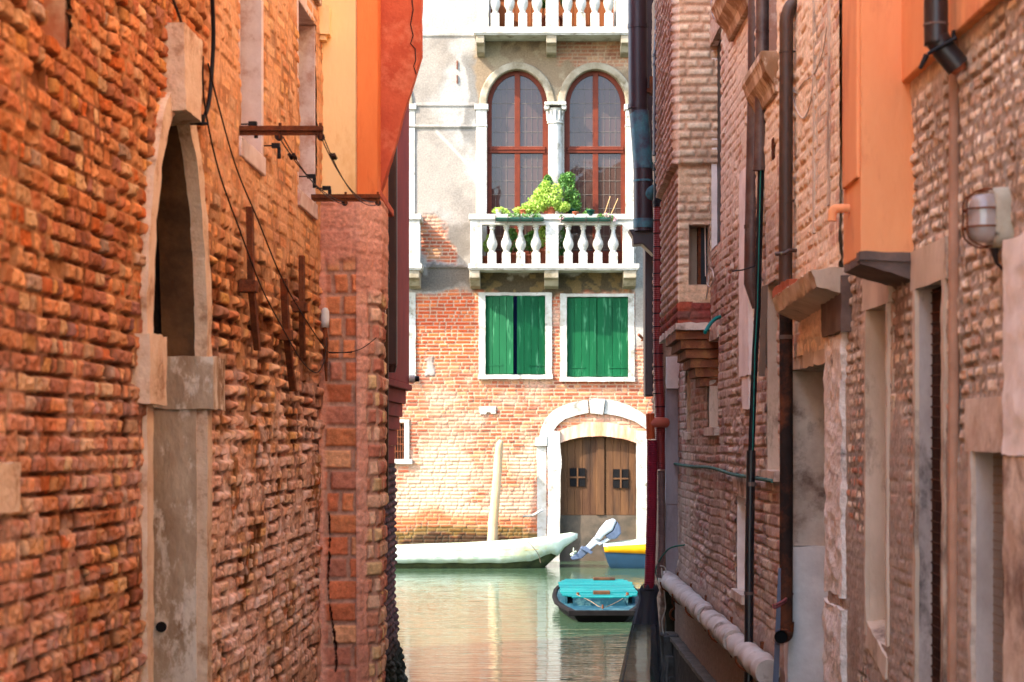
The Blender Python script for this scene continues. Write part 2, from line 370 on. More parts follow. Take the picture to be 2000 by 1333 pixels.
o = thing('insulator', 'white ceramic insulator on a rusty spike at the end of the left brick wall', 'insulator', WL(LY(622), .05, Z(600, LY(622))))
yi = LY(622); m_ = MB(); m_.lathe([(.0, 0), (.03, 0), (.032, .05), (.03, .12), (.018, .145), (0, .15)], WL(yi, .05, Z(640, yi))); m_.build('cap', M_white, o)
m_ = MB(); m_.tube([WL(yi, .05, Z(640, yi)), WL(yi, .05, Z(660, yi)), WL(yi, .06, Z(745, yi))], [.012, .025, .008]); m_.build('spike', M_iron, o)
# ---- clothes line brackets with lines
zb = 4.47
def rail(y, label, x0, x1):
    o = thing('clothesline_bracket', label, 'bracket', WL(y, 0, zb), 'iron clothes line brackets')
    m_ = MB(); m_.box(x0, x1, y-.02, y+.02, zb-.005, zb+.022); m_.box(x0, x1, y-.004, y+.004, zb-.03, zb-.003); m_.build('bar', M_iron, o)
    for q in (.5, .97):
        m_ = MB(); xx = x0+(x1-x0)*q; m_.tube([(xx, y, zb+.04), (xx, y, zb-.05)], .009); m_.build('bolt', M_iron, o)
    for q in (.48, .97):
        m_ = MB(); xx = x0+(x1-x0)*q; m_.tube([(xx, y, zb-.035), (xx, y+.04, zb-.035)], .022, 10); m_.build('pulley', M_wire, o)
ya, yb = LY(463), LY(608)
rail(ya, 'nearer iron clothes line bracket across the first white window', X(463, ya), X(631, ya))
rail(yb, 'farther iron clothes line bracket at the foot of the yellow plaster', X(608, yb), X(742, yb))
def sag(p, q, d, n=14): return [Vector(p).lerp(Vector(q), i/n)+Vector((0, 0, -4*d*(i/n)*(1-i/n))) for i in range(n+1)]
for i, (a_, b_, lb) in enumerate([(545, 670, 'outer of the two clothes lines strung close to the brick wall'), (553, 676, 'second clothes line strung close to the brick wall'), (627, 733, 'clothes line from tip to tip of the iron brackets'), (632, 738, 'doubled clothes line over the alley beside the orange corner')]):
    m_ = MB(); m_.tube(sag((X(a_, ya), ya, zb-.04), (X(b_, yb), yb, zb-.03-.02*(i % 2)), .07+.02*i), .0035, 5)
    m_.tube([(X(a_+18, ya+.3), ya+.35, zb-.085), (X(a_+20, ya+.3), ya+.40, zb-.1)], .012, 6)
    single(m_.build('clothesline', M_wire), lb, 'clothes line', 'clothes lines between the iron brackets')
# ---- black shutter hooks
for px_, py_, lb in [(470, 243, 'black shutter stay left of the first white window'), (515, 285, 'black shutter stay right of the first white window'), (584, 345, 'black shutter stay left of the second white window'), (614, 368, 'black shutter stay below the corner of the yellow house')]:
    y = LY(px_); z = Z(py_, y); p = WL(y, 0, z); sc = y/FP
    m_ = MB(); m_.tube([p, (p[0]+18*sc, y, z)], .005, 6); m_.box(p[0]+16*sc, p[0]+32*sc, y-.02, y+.02, z-.014, z+.014); m_.box(p[0]+27*sc, p[0]+33*sc, y-.014, y+.014, z-.05, z-.01); m_.tube([(p[0]+30*sc, y, z-.05), (p[0]+30*sc, y, z-.08)], .012, 8)
    single(m_.build('shutter_stay', M_black), lb, 'shutter stay', 'black shutter stays')
# ---- cables
def Lp(px, py, n=.04): y = LY(px); return WL(y, n, Z(py, y))
def catm(pts, n=8):
    P = [Vector(p) for p in pts]; P = [P[0]]+P+[P[-1]]; out = []
    for i in range(1, len(P)-2):
        for k_ in range(n):
            t = k_/n; a, b, c, d = P[i-1], P[i], P[i+1], P[i+2]
            out.append(.5*((2*b)+(-a+c)*t+(2*a-5*b+4*c-d)*t*t+(-a+3*b-3*c+d)*t*t*t))
    out.append(P[-2]); return out
single(MB().tube(catm([Lp(372, -60, .1), Lp(380, 0, .09), Lp(386, 90, .08), Lp(381, 200, .07), Lp(374, 238, .05)]), .011, 8).build('hose', M_black), 'thick black hose hanging beside the keystone of the arched door', 'hose')
single(MB().tube([Lp(356, 242, -.03), Lp(356, 242, .13)], .008, 6).tube([Lp(374, 225, .05), Lp(374, 245, .05)], .018, 8).build('hose_clip', M_black), 'small metal clip at the end of the black hose', 'clip')
single(MB().tube(catm([Lp(306, -30, .05), Lp(325, 20, .05), Lp(341, 75, .06)]), .007, 6).build('cable', M_wire), 'short dark cable above the stone keystone', 'cable', 'wall cables')
single(MB().tube(catm([Lp(357, 110, .1), Lp(372, 200, .07), Lp(400, 330, .07), Lp(440, 450, .08), Lp(480, 560, .09), Lp(520, 640, .1), Lp(560, 705, .1), Lp(590, 728, .1), Lp(612, 705, .08), Lp(620, 660, .07)]), .0045, 6).build('cable', M_wire), 'lower dark cable drooping across the iron wall ties', 'cable', 'wall cables')
single(MB().tube(catm([Lp(359, 125, .12), Lp(395, 215, .09), Lp(430, 330, .09), Lp(470, 430, .1), Lp(520, 545, .1), Lp(575, 635, .1), Lp(618, 686, .08)]), .0045, 6).build('cable', M_wire), 'upper dark cable slanting down the left brick wall', 'cable', 'wall cables')

# ================================================================ yellow and orange house with red oriel
YH = thing('plastered_house', 'yellow and orange plastered house with red oriel jutting over the alley', 'house', (-1.7, 14.5, 0))
Y1 = 13.9
pA, pB, pC = (X(624, Y1), Y1), (X(697, Y1), Y1), (X(738, 14.05), 14.05)
ztr = Z(388, Y1)
def poly_base(pts, step):
    b_, n_, u_ = [], [], []; L = 0
    for (x0, y0), (x1, y1) in zip(pts[:-1], pts[1:]):
        d = math.hypot(x1-x0, y1-y0); k_ = max(2, int(d/step)); nx, ny = (y1-y0)/d, -(x1-x0)/d
        for i in range(k_+1): b_.append((x0+(x1-x0)*i/k_, y0+(y1-y0)*i/k_, 0)); n_.append((nx, ny, 0)); u_.append(L+d*i/k_)
        L += d
    return np.array(b_), np.array(n_), np.array(u_)
base, nr, uu = poly_base([pA, pB, pC, (pC[0], 14.6)], .007)
vs = np.arange(0, ztr, .0085)
U, V = np.meshgrid(uu, vs, indexing='ij')
w1 = pB[0]-pA[0]
right = (U > w1-.004)
def mixm(m, a, b): return np.where(m, a, b)
d1, r1, _, _ = bricks(U+.03, V, .165, .26, 91, .02, .15)
d2, r2, _, _ = bricks(U*1+.5, V, .128, .2, 97, .014, .2)
prof = ss(0, .022, mixm(right, d2, d1)-.006); rn = [mixm(right, a, b) for a, b in zip(r2, r1)]
n1 = fbm(U*9, V*9, 61, 4); n2 = fbm(U*3, V*2.2, 62, 4)
hgt = prof*.02+(rn[0]-.5)*.022*prof+(n1-.5)*.035+(fbm(U*30, V*30, 63, 2)-.5)*.01
stuc = ss(Z(500, Y1)-.08, Z(500, Y1)+.02, V+.15*(n1-.5))*(~right)+right*ss(Z(565, Y1)-.08, Z(565, Y1), V+.12*(n1-.5))
stuc = np.maximum(stuc, (1-ss(.0, .05, U-.02+.05*(n1-.5)))*1.0)
stuc = np.maximum(stuc, right*(1-ss(.07, .11, U-w1+.08*(n1-.5)))*.9)
low = 1-ss(.3, 1.6, V)
hgt = hgt*(1-.75*stuc)+stuc*(.025+.01*fbm(U*60, V*60, 64, 2))
crack = np.abs(U-(.055+.02*np.sin(V*7)+.05*(2.2-V)*(V < 2.2)+.02*(n2-.5)*3)); ck = (1-ss(.003, .009, crack+.02*(fbm(U*40, V*40, 65, 2)-.5)))*(V < 2.15)*(~right)*(V > .95)
hgt -= ck*.03
col = palette(rn[4], [(212, 132, 88), (196, 112, 76), (184, 118, 94), (222, 160, 116)], [4, 4, 3, 3])
col2 = palette(rn[4], [(214, 172, 142), (200, 138, 110), (214, 178, 130), (184, 118, 96)], [4, 3, 2, 3])
col = np.where(right[..., None], col2, col)*(.85+.3*rn[1])[..., None]
col = mixc(np.ones_like(col)*A((176, 134, 112)), col, ss(.2, .7, prof))
col = mixc(col, A((216, 156, 132)), stuc*.95); col = mixc(col, A((196, 132, 108)), .6*stuc*ss(.5, .7, n2))
col = mixc(col, A((156, 92, 74)), .55*low*ss(.35, .6, n2)); col = mixc(col, A((60, 34, 26)), ck)
col = mixc(col, A((62, 56, 42)), 1-ss(.1, .4, V))
relief('brick_pier', base, nr, vs, hgt, col, None, M_wall, YH, label='patched pier of large red brick blocks and rough render')
def plas(pts, z0, z1, m, name, parent=YH, th=.0, **kw):
    b_ = MB(); b_.prism([(p[0], p[1], z0) for p in pts], (0, 0, z1-z0)); return b_.build(name, m, parent, **kw)
plas([(pA[0]-.5, Y1-.02), (pB[0], Y1-.02), (pB[0], 15), (pA[0]-.5, 15)], ztr-.01, 10.5, M_yplaster, 'yellow_wall', bevel=.012, cut=.25, rough=.004, rs=4)
plas([(pB[0]+.002, Y1-.035), (pC[0]+.0, 14.03), (pC[0], 15), (pB[0]+.002, 15)], ztr-.04, 10.5, M_oplaster, 'orange_corner', bevel=.012)
plas([(-3.4, Y1+.02), (-1.75, Y1+.02), (-1.75, 16.8), (-3.4, 16.8)], -1, 10.5, M_plainbrick, 'rear_wall')
# oriel: extruded profile with slanting underside
Yo = 14.3
pr = [(X(732, Yo), 10.5), (X(732, Yo), Z(385, Yo)), (X(744, Yo), Z(372, Yo)), (X(760, Yo), Z(322, Yo)), (X(790, Yo), Z(215, Yo)), (X(805, Yo), Z(165, Yo)), (X(823, Yo), Z(105, Yo)), (X(823, Yo), 10.5)]
ORI = MB().xz(pr, Yo, 14.45).build('oriel', M_rplaster, YH, cut=.09, rough=.009, rs=5)
m_ = MB()
pts = [(804, -5), (807, 20), (802, 48), (807, 70), (802, 86), (811, 96), (812, 118), (808, 130), (813, 146)]
m_.tube([(X(a_, Yo), Yo-.004, Z(b_, Yo)) for a_, b_ in pts], .0045, 5); m_.build('crack', M_wire, ORI)
MB().prism([(-3.4, 14.46, 4.2), (-1.7, 14.46, 4.2), (-1.7, 16.5, 4.2), (-3.4, 16.5, 4.2)], (0, 0, 6.3)).build('rear_storey', M_rplaster2, YH)
m_ = MB(); m_.box(X(731, Yo)-.1, X(745, Yo), Yo-.06, Yo+1.2, Z(388, Yo), Z(372, Yo)); m_.build('ledge', M_rplaster, YH, bevel=.01)
m_ = MB(); m_.box(X(738, 14.8), X(744, 14.8), 14.6, 15.0, Z(420, 14.8), Z(392, 14.8)); m_.build('ledge_end', M_iron, YH)
m_ = MB(); m_.box(X(622, Y1), X(648, Y1), Y1-.15, Y1-.03, Z(75, Y1), Z(20, Y1)); m_.box(X(622, Y1), X(640, Y1), Y1-.12, Y1-.03, Z(85, Y1), Z(75, Y1)); m_.build('corner_corbel', M_yplaster, YH, cut=.05, rough=.006)
# ================================================================ dark red house at the mouth of the alley (left)
RH = thing('corner_house', 'dark red corner house on stepped brick corbels at the left mouth of the alley', 'house', (-1.7, 19, 0))
xf = lambda y: -1.62+(y-17.5)*.0285
m_ = MB(); zc = Z(752, 21)
m_.prism([(xf(16.5), 16.5, zc), (xf(21), 21, zc), (-7, 21, zc), (-7, 16.5, zc)], (0, 0, 11-zc)); m_.build('upper_wall', M_rplaster2, RH, bevel=.015)
m_ = MB()
for i, (dx, za, zb_) in enumerate([(-.0, 752, 764), (-.035, 764, 790), (-.07, 790, 815), (-.10, 815, 840), (-.13, 840, 870), (-.155, 870, 905)]):
    e = .03 if i == 0 else 0
    m_.prism([(xf(16.5)+dx+e, 16.5, Z(zb_, 21)), (xf(21)+dx+e, 21+dx+e, Z(zb_, 21)), (-7, 21+dx+e, Z(zb_, 21)), (-7, 16.5, Z(zb_, 21))], (0, 0, Z(za, 21)-Z(zb_, 21)-.002))
m_.build('corbel', M_rplaster2, RH, bevel=.008)
xl = xf(21)-.155
base, nr, uu = poly_base([(xl-.02, 16.8), (xl, 20.85), (-7, 20.85)], .014)
vs = np.arange(-.2, Z(904, 21), .012); U, V = np.meshgrid(uu, vs, indexing='ij')
dd, rn, _, _ = bricks(U, V, .075, .24, 33, .015)
prof = ss(0, .02, dd-.005); n1 = fbm(U*4, V*4, 71, 4)
foot = 1-ss(.0, .95, V)
hgt = prof*.022+(rn[0]-.5)*.02*prof+foot*(.03+.13*n1)+(n1-.5)*.03+foot*(fbm(U*14, V*14, 72, 3)-.5)*.08
col = palette(rn[4], [(104, 70, 68), (120, 78, 70), (92, 66, 66), (128, 92, 84)], [3, 3, 2, 2])
col = mixc(np.ones_like(col)*A((84, 66, 62)), col, prof)
col = mixc(col, A((36, 38, 28)), ss(.2, .75, 1-V/1.0)); col = mixc(col, A((96, 92, 84)), ss(.6, .7, n1)*foot*.5)
relief('lower_wall', base, nr, vs, hgt, col, None, M_wall, RH)
M_downolive = mat('tarnished_copper', (74, 50, 26), (52, 34, 20), 5, rough=.55, bump=.2, stretch=(1, 1, .3), spec=.4)
M_brownpipe = mat('brown_painted_pipe', (74, 50, 44), (64, 43, 39), 3, rough=.5, bump=.06, spec=.4)
def pipe(name, label, cat, path, r, m, joints=(), group=None, n=16, jr=1.12, jh=.03):
    o = thing(name, label, cat, path[-1], group)
    MB().tube(path, r, n).build('pipe', m, o)
    for (p, q) in joints: MB().tube([p, q], r*jr, n).build('joint', m, o)
    return o
yy = 17.0; xx = X(748, yy)
pipe('downpipe', 'tarnished copper downpipe beside the red brick pier', 'downpipe', [(xx, yy, 8), (xx, yy, Z(985, yy))], .052, M_downolive, [((xx, yy, Z(545, yy)), (xx, yy, Z(532, yy))), ((xx, yy, Z(552, yy)), (xx, yy, Z(548, yy)))])
yy = 18.1; xx = X(766, yy)
MBx = MB(); MBx.box(xx-.048, xx+.048, yy-.05, yy+.05, Z(715, yy), 8); MBx.tube([(xx, yy, Z(715, yy)), (xx, yy, Z(728, yy))], [.05, .03], 12)
single(MBx.build('duct', M_brownpipe, bevel=.02, segs=3), 'dark brown duct with rounded foot hanging on the red corner house', 'duct')
single(MB().tube(catm([(X(756, 17.2), 16.9, Z(560, 17)), (X(755, 17), 16.88, Z(620, 17)), (X(748, 17), 16.86, Z(660, 17)), (X(742, 17), 16.86, Z(685, 17))]), .006, 6).build('cable', M_white), 'loose white cable in front of the copper downpipe', 'cable', 'wall cables')
single(MB().tube(catm([Lp(622, 686, .07), (X(650, 13.8), 13.8, Z(690, 13.8)), (X(700, 13.8), 13.8, Z(684, 13.8)), (X(735, 13.9), 13.9, Z(660, 13.9))]), .0035, 5).tube(catm([Lp(622, 688, .07), (X(680, 13.8), 13.8, Z(689, 13.8)), (X(742, 15), 15, Z(683, 15))]), .0035, 5).build('cable', M_wire), 'pair of thin wires across the red brick pier', 'cable', 'wall cables')
o = thing('security_camera', 'small white and grey spotlight fixed to the red corner house', 'spotlight', (X(805, 21), 20.9, Z(741, 21)))
z = Z(741, 21); MB().tube([(X(801, 21), 20.9, z), (X(812, 21), 20.9, z)], .042, 14).build('housing', M_white, o); MB().tube([(X(812, 21), 20.9, z), (X(820, 21), 20.9, z)], .032, 14).build('lens', M_black, o)
# ================================================================ palace across the canal
YF = 41.0; YB = 40.35                      # wall plane, balcony front
fx = lambda p: X(p, YF); fz = lambda p: Z(p, YF)
bx = lambda p: X(p, YB); bz = lambda p: Z(p, YB)
PA = thing('canal_palace', 'sunlit canal palace of worn brick and plaster with stone balconies and green shutters', 'palace', (1, YF, 0))
M_fst = mat('facade_stone', (186, 181, 172), (160, 152, 138), 4, bump=.5, bscale=14, c3=(104, 96, 80), s3=3.2, t3=(.55, .68), bdist=.02)
M_fst2 = mat('facade_stone_grimy', (158, 146, 127), (126, 112, 90), 3, bump=.5, bscale=12, c3=(104, 92, 70), s3=2, t3=(.5, .64), bdist=.02)
M_frame = mat('oxblood_window_frame', (104, 46, 28), (88, 38, 24), 6, rough=.5, bump=.1)
M_shut = mat('green_shutter', (12, 82, 46), (8, 64, 36), 2.5, rough=.6, bump=.25, bscale=30, stretch=(1, 1, .12), c3=(70, 130, 92), s3=9, t3=(.56, .7))
M_gate = mat('old_gate_wood', (96, 66, 42), (70, 46, 32), 5, bump=.5, bscale=24, stretch=(1, 1, .1), c3=(58, 42, 32), s3=3)
M_plank = mat('brown_door_planks', (142, 80, 44), (110, 60, 34), 5, bump=.3, stretch=(1, 1, .1))
M_dark = mat('dark_interior', (18, 16, 16), (12, 11, 12), 3, bump=0)
M_lead = mat('dull_lead', (120, 108, 98), bump=0)
def glassmat():
    m, t, b = nodes('old_window_glass'); b.inputs['Base Color'].default_value = lin((66, 46, 40))+(1,); b.inputs['Roughness'].default_value = .03  # brown base colour stands in for the reflected houses opposite
    b.inputs['Specular IOR Level'].default_value = .45; b.inputs['IOR'].default_value = 1.45
    tc = N(t, 'ShaderNodeTexCoord'); n = N(t, 'ShaderNodeTexNoise'); n.inputs['Scale'].default_value = 1.7
    t.links.new(tc.outputs['Object'], n.inputs[0]); bp = N(t, 'ShaderNodeBump'); bp.inputs['Strength'].default_value = .12; bp.inputs['Distance'].default_value = .05
    t.links.new(n.outputs[0], bp.inputs['Height']); t.links.new(bp.outputs[0], b.inputs['Normal']); return m
M_glass = glassmat()
xs = np.arange(-5.2, 4.6, .017); vs = np.arange(-.3, 12.7, .0165)
U, V = np.meshgrid(xs, vs, indexing='ij')
base = np.stack([xs, xs*0+YF, xs*0], -1); nr = np.tile([0, -1., 0], (len(xs), 1))
PX = CX+U*FP/YF; PY = HY-(V-H)*FP/YF
wn = (fbm(U*1.6, V*1.6, 301, 5)-.5); wn2 = (fbm(U*5, V*5, 302, 4)-.5)
PXw = PX+wn*46+wn2*16; PYw = PY+wn*46+wn2*18
dd, rn, _, _ = bricks(U, V, .082, .27, 303, .014)
prof = ss(0, .014, dd-.006)
brick_m = ss(566, 580, PYw)
brick_m = np.maximum(brick_m, (1-ss(20, 34, np.abs(PXw-(838+.28*(PY-420)))))*ss(425, 440, PYw)*(1-ss(512, 522, PYw)))
brick_m = np.maximum(brick_m, ss(1085, 1100, PXw)*(1-ss(128, 140, PYw))*ss(74, 84, PYw)*.45)
brick_m = np.where((PX > 1240) & (PY < 690) & (PY > 520), ss(655, 690, PYw), brick_m)
brick_m *= 1-.9*(1-ss(8, 14, np.abs(PXw-832)))*ss(690, 694, PYw)*(1-ss(725, 730, PYw))
orange = ss(804, 816, PXw)*(1-ss(925, 945, PXw))*ss(578, 590, PYw)*(1-ss(680, 730, PYw))
red = palette(rn[4], [(186, 104, 72), (170, 92, 66), (196, 122, 88), (156, 92, 70), (204, 150, 108)], [4, 3, 4, 2, 2])
oran = palette(rn[4], [(206, 92, 46), (190, 80, 42), (214, 116, 62), (172, 80, 50)], [4, 3, 3, 2])
bc = mixc(red, oran, orange*.9)
salt = ss(.46, .66, fbm(U*1.3, V*2.2, 310, 5)+.16*ss(760, 1000, PY)-.08)*(1-orange)*(1-ss(1005, 1025, PYw))
wht = ss(.44, .56, fbm(U*.9+4, V*1.6, 313, 5)+.12*np.exp(-((PX-860)/70)**2-((PY-925)/70)**2))*ss(835, 880, PYw)*(1-ss(1000, 1022, PYw))*(1-ss(1040, 1050, PX))
bc = mixc(bc, A((216, 182, 158)), salt*.72); bc = mixc(bc, A((216, 200, 172)), wht*.9)
bcol = mixc(np.ones_like(bc)*A((200, 172, 146)), bc, prof)
bcol = mixc(bcol, A((208, 120, 70)), .55*ss(992, 1015, PYw)*(1-ss(1024, 1040, PYw)))
bcol = mixc(bcol, A((96, 92, 44)), .8*ss(1030, 1042, PYw)*(1-ss(1048, 1056, PYw))); bcol = mixc(bcol, A((44, 46, 34)), .9*ss(1046, 1056, PYw))
pl = np.ones_like(bc)*A((196, 182, 166))
st = fbm(U*1.1, V*.9, 320, 6, .6)
pl = mixc(pl, A((158, 146, 134)), .6*ss(.42, .66, st)); pl = mixc(pl, A((214, 206, 194)), .8*ss(.5, .66, fbm(U*.8+9, V*.8, 325, 5)))
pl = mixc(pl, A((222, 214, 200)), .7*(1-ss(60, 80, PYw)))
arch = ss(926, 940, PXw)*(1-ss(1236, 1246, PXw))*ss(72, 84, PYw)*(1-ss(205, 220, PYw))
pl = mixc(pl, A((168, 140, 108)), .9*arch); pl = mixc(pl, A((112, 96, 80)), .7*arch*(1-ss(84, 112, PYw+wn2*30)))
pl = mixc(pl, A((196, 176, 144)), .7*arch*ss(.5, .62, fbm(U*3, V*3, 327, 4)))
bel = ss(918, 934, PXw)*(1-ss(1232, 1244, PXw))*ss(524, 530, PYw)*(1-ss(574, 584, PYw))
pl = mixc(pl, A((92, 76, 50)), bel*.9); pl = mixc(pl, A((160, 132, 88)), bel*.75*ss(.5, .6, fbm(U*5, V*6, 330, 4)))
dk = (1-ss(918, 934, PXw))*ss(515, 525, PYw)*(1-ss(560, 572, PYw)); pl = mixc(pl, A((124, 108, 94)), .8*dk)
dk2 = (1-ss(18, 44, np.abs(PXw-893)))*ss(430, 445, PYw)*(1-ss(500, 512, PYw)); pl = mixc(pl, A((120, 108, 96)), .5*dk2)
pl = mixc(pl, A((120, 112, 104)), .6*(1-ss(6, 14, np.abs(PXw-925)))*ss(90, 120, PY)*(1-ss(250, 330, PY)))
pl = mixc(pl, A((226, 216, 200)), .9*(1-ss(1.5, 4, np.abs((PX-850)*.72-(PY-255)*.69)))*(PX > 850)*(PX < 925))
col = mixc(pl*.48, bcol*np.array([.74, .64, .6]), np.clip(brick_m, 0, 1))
hgt = (prof*.016+(rn[0]-.5)*.012)*brick_m+(1-brick_m)*(.035+.01*wn2)+wn*.03
band = ((PY > 207) & (PY < 250) & (PX < 930)); hgt += .022*band+.02*((PY > 246) & (PY < 252) & (PX < 930))+.03*((PY > 203) & (PY < 209) & (PX < 930))
hgt += .03*((PY > 64) & (PY < 72) & (PX < 930))
hgt += .05*dk*(np.abs(PY-520) < 5)
# openings
def inar(cx_, hw_, sp, rise_): return (np.abs(PX-cx_) < hw_) & (PY > 0) & ((PY > sp) | (((PX-cx_)/hw_)**2+((sp-np.minimum(PY, sp))/rise_)**2 < 1)) & (PY < 517)
keep = np.ones(PX.shape, bool)
for c_ in (1010, 1163, 733, 580): keep &= ~inar(c_, 60, 205, 68)
for a_, b_, c_, d_ in [(946, 1067, 576, 734), (1105, 1229, 578, 739), (663, 797, 576, 734), (768, 792, 828, 897)]: keep &= ~((PX > a_) & (PX < b_) & (PY > c_) & (PY < d_))
keep &= ~((PX > 1092) & (PX < 1244) & (PY < 1110) & (PY > 868-18*(1-((PX-1168)/76)**2)))
keep &= ~((PX > 957) & (PX < 1200) & (PY < 55))
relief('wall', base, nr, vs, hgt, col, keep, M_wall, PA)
M_pl = mat('far_plaster', (196, 178, 156), (176, 152, 130), 1, bump=.3, c3=(176, 112, 84), s3=.4)
m_ = MB(); m_.box(-26, -5.19, YF, YF+6, -1, 13.5); m_.box(4.55, 26, YF, YF+6, -1, 12.6); m_.box(-5.19, 4.59, YF+1, YF+6, -1, 13.5); m_.box(-5.2, 4.6, YF, YF+1, 12.65, 13.5); m_.build('outer_wall', M_pl, PA)
# ---- arched windows
def farch(cx_, hw0, r0, hw1, r1, y0, y1, zb_, sp=205, n=24, mapx=fx, mapz=fz):
    a = [(cx_-hw0, zb_)]+[(cx_-hw0*math.cos(math.pi*k/n), sp-r0*math.sin(math.pi*k/n)) for k in range(n+1)]+[(cx_+hw0, zb_)]
    b = [(cx_-hw1, zb_)]+[(cx_-hw1*math.cos(math.pi*k/n), sp-r1*math.sin(math.pi*k/n)) for k in range(n+1)]+[(cx_+hw1, zb_)]
    m_ = MB(); m_.loft([[(mapx(p[0]), y0, mapz(p[1])), (mapx(p[0]), y1, mapz(p[1])), (mapx(q[0]), y1, mapz(q[1])), (mapx(q[0]), y0, mapz(q[1]))] for p, q in zip(a, b)], closed=True, smooth=False); return m_
def arched_window(cx_, par):
    wf = farch(cx_, 50, 60, 61, 70, YF+.12, YF+.22, 517).build('window', M_frame, par)
    m_ = MB()
    m_.box(fx(cx_-5), fx(cx_+6), YF+.11, YF+.21, fz(517), fz(140)); m_.box(fx(cx_-55), fx(cx_+55), YF+.09, YF+.21, fz(298), fz(285)); m_.box(fx(cx_-55), fx(cx_+55), YF+.07, YF+.2, fz(292.5), fz(289))
    m_.box(fx(cx_-55), fx(cx_+55), YF+.1, YF+.21, fz(517), fz(490)); m_.build('sash_bars', M_frame, wf, bevel=.008)
    m_ = MB(); n_ = 24
    pts = [(cx_-56, 517)]+[(cx_-56*math.cos(math.pi*k/n_), 205-66*math.sin(math.pi*k/n_)) for k in range(n_+1)]+[(cx_+56, 517)]
    m_.xz([(fx(p), fz(q)) for p, q in pts], YF+.165, YF+.175); m_.build('pane', M_glass, wf)
    m_ = MB()
    for q in (-42, -32, -21, 17, 28, 39):
        top = 205-62*math.sqrt(max(0, 1-(q/53)**2)); m_.box(fx(cx_+q)-.003, fx(cx_+q)+.003, YF+.150, YF+.163, fz(490), fz(top))
    for py_ in list(range(172, 285, 28))+list(range(325, 490, 27)):
        m_.box(fx(cx_-50), fx(cx_+50), YF+.152, YF+.162, fz(py_)-.004, fz(py_)+.004)
    m_.build('lattice', M_lead, wf)
    m_ = MB(); m_.box(fx(cx_-64), fx(cx_+64), YF+.5, YF+.52, fz(520), fz(130)); m_.build('interior', M_dark, wf)
    farch(cx_, 59, 68, 74, 82, YF-.09, YF+.14, 206).build('archivolt', M_fst2, wf, bevel=.03, segs=3)
    m_ = MB()
    return wf
for c_ in (1010, 1163, 733): arched_window(c_, PA)
def column(px0, px1, par, cap=True):
    c_ = (px0+px1)/2; hw_ = (px1-px0)/2
    o = MB(); s = YF/FP; cx0 = fx(c_); y0 = YF-.02
    o.lathe([(hw_*s*1.05, fz(512)), (hw_*s, fz(480)), (hw_*s*.92, fz(242))], (cx0, y0, 0), 20)
    o = o.build('column', M_fst, par)
    k = MB(); k.lathe([(hw_*s*1.08, fz(243)), (hw_*s*1.12, fz(241)), (hw_*s*1.02, fz(238)), (hw_*s*1.0, fz(222)), (hw_*s*1.25, fz(214))], (cx0, y0, 0), 20)
    for a in range(12):
        t = 2*math.pi*a/12; k.tube([(cx0+hw_*s*1.06*math.cos(t), y0+hw_*s*1.06*math.sin(t), fz(237)), (cx0+hw_*s*1.14*math.cos(t), y0+hw_*s*1.14*math.sin(t), fz(218))], .02, 6)
    for sg in (-1, 1): k.tube([(cx0+sg*hw_*s*1.15, y0-.2, fz(212)), (cx0+sg*hw_*s*1.15, y0+.1, fz(212))], .06, 12)
    w_ = hw_*s*1.45; k.box(cx0-w_, cx0+w_, y0-w_, y0+w_*.6, fz(209), fz(203)); k.build('capital', M_fst, o, bevel=.006)
column(1070, 1099, PA)
def pilaster(p0, p1, par, b=515):
    m_ = MB(); m_.box(fx(p0), fx(p1), YF-.07, YF+.13, fz(b), fz(249)); m_.box(fx(p0-1), fx(p1+1), YF-.085, YF+.13, fz(249), fz(244)); m_.box(fx(p0), fx(p1), YF-.075, YF+.13, fz(244), fz(216)); m_.box(fx(p0-3), fx(p1+3), YF-.11, YF+.13, fz(216), fz(205))
    m_.build('pilaster', M_fst, par, bevel=.012)
pilaster(930, 951, PA); pilaster(1222, 1240, PA); pilaster(793, 811, PA); 
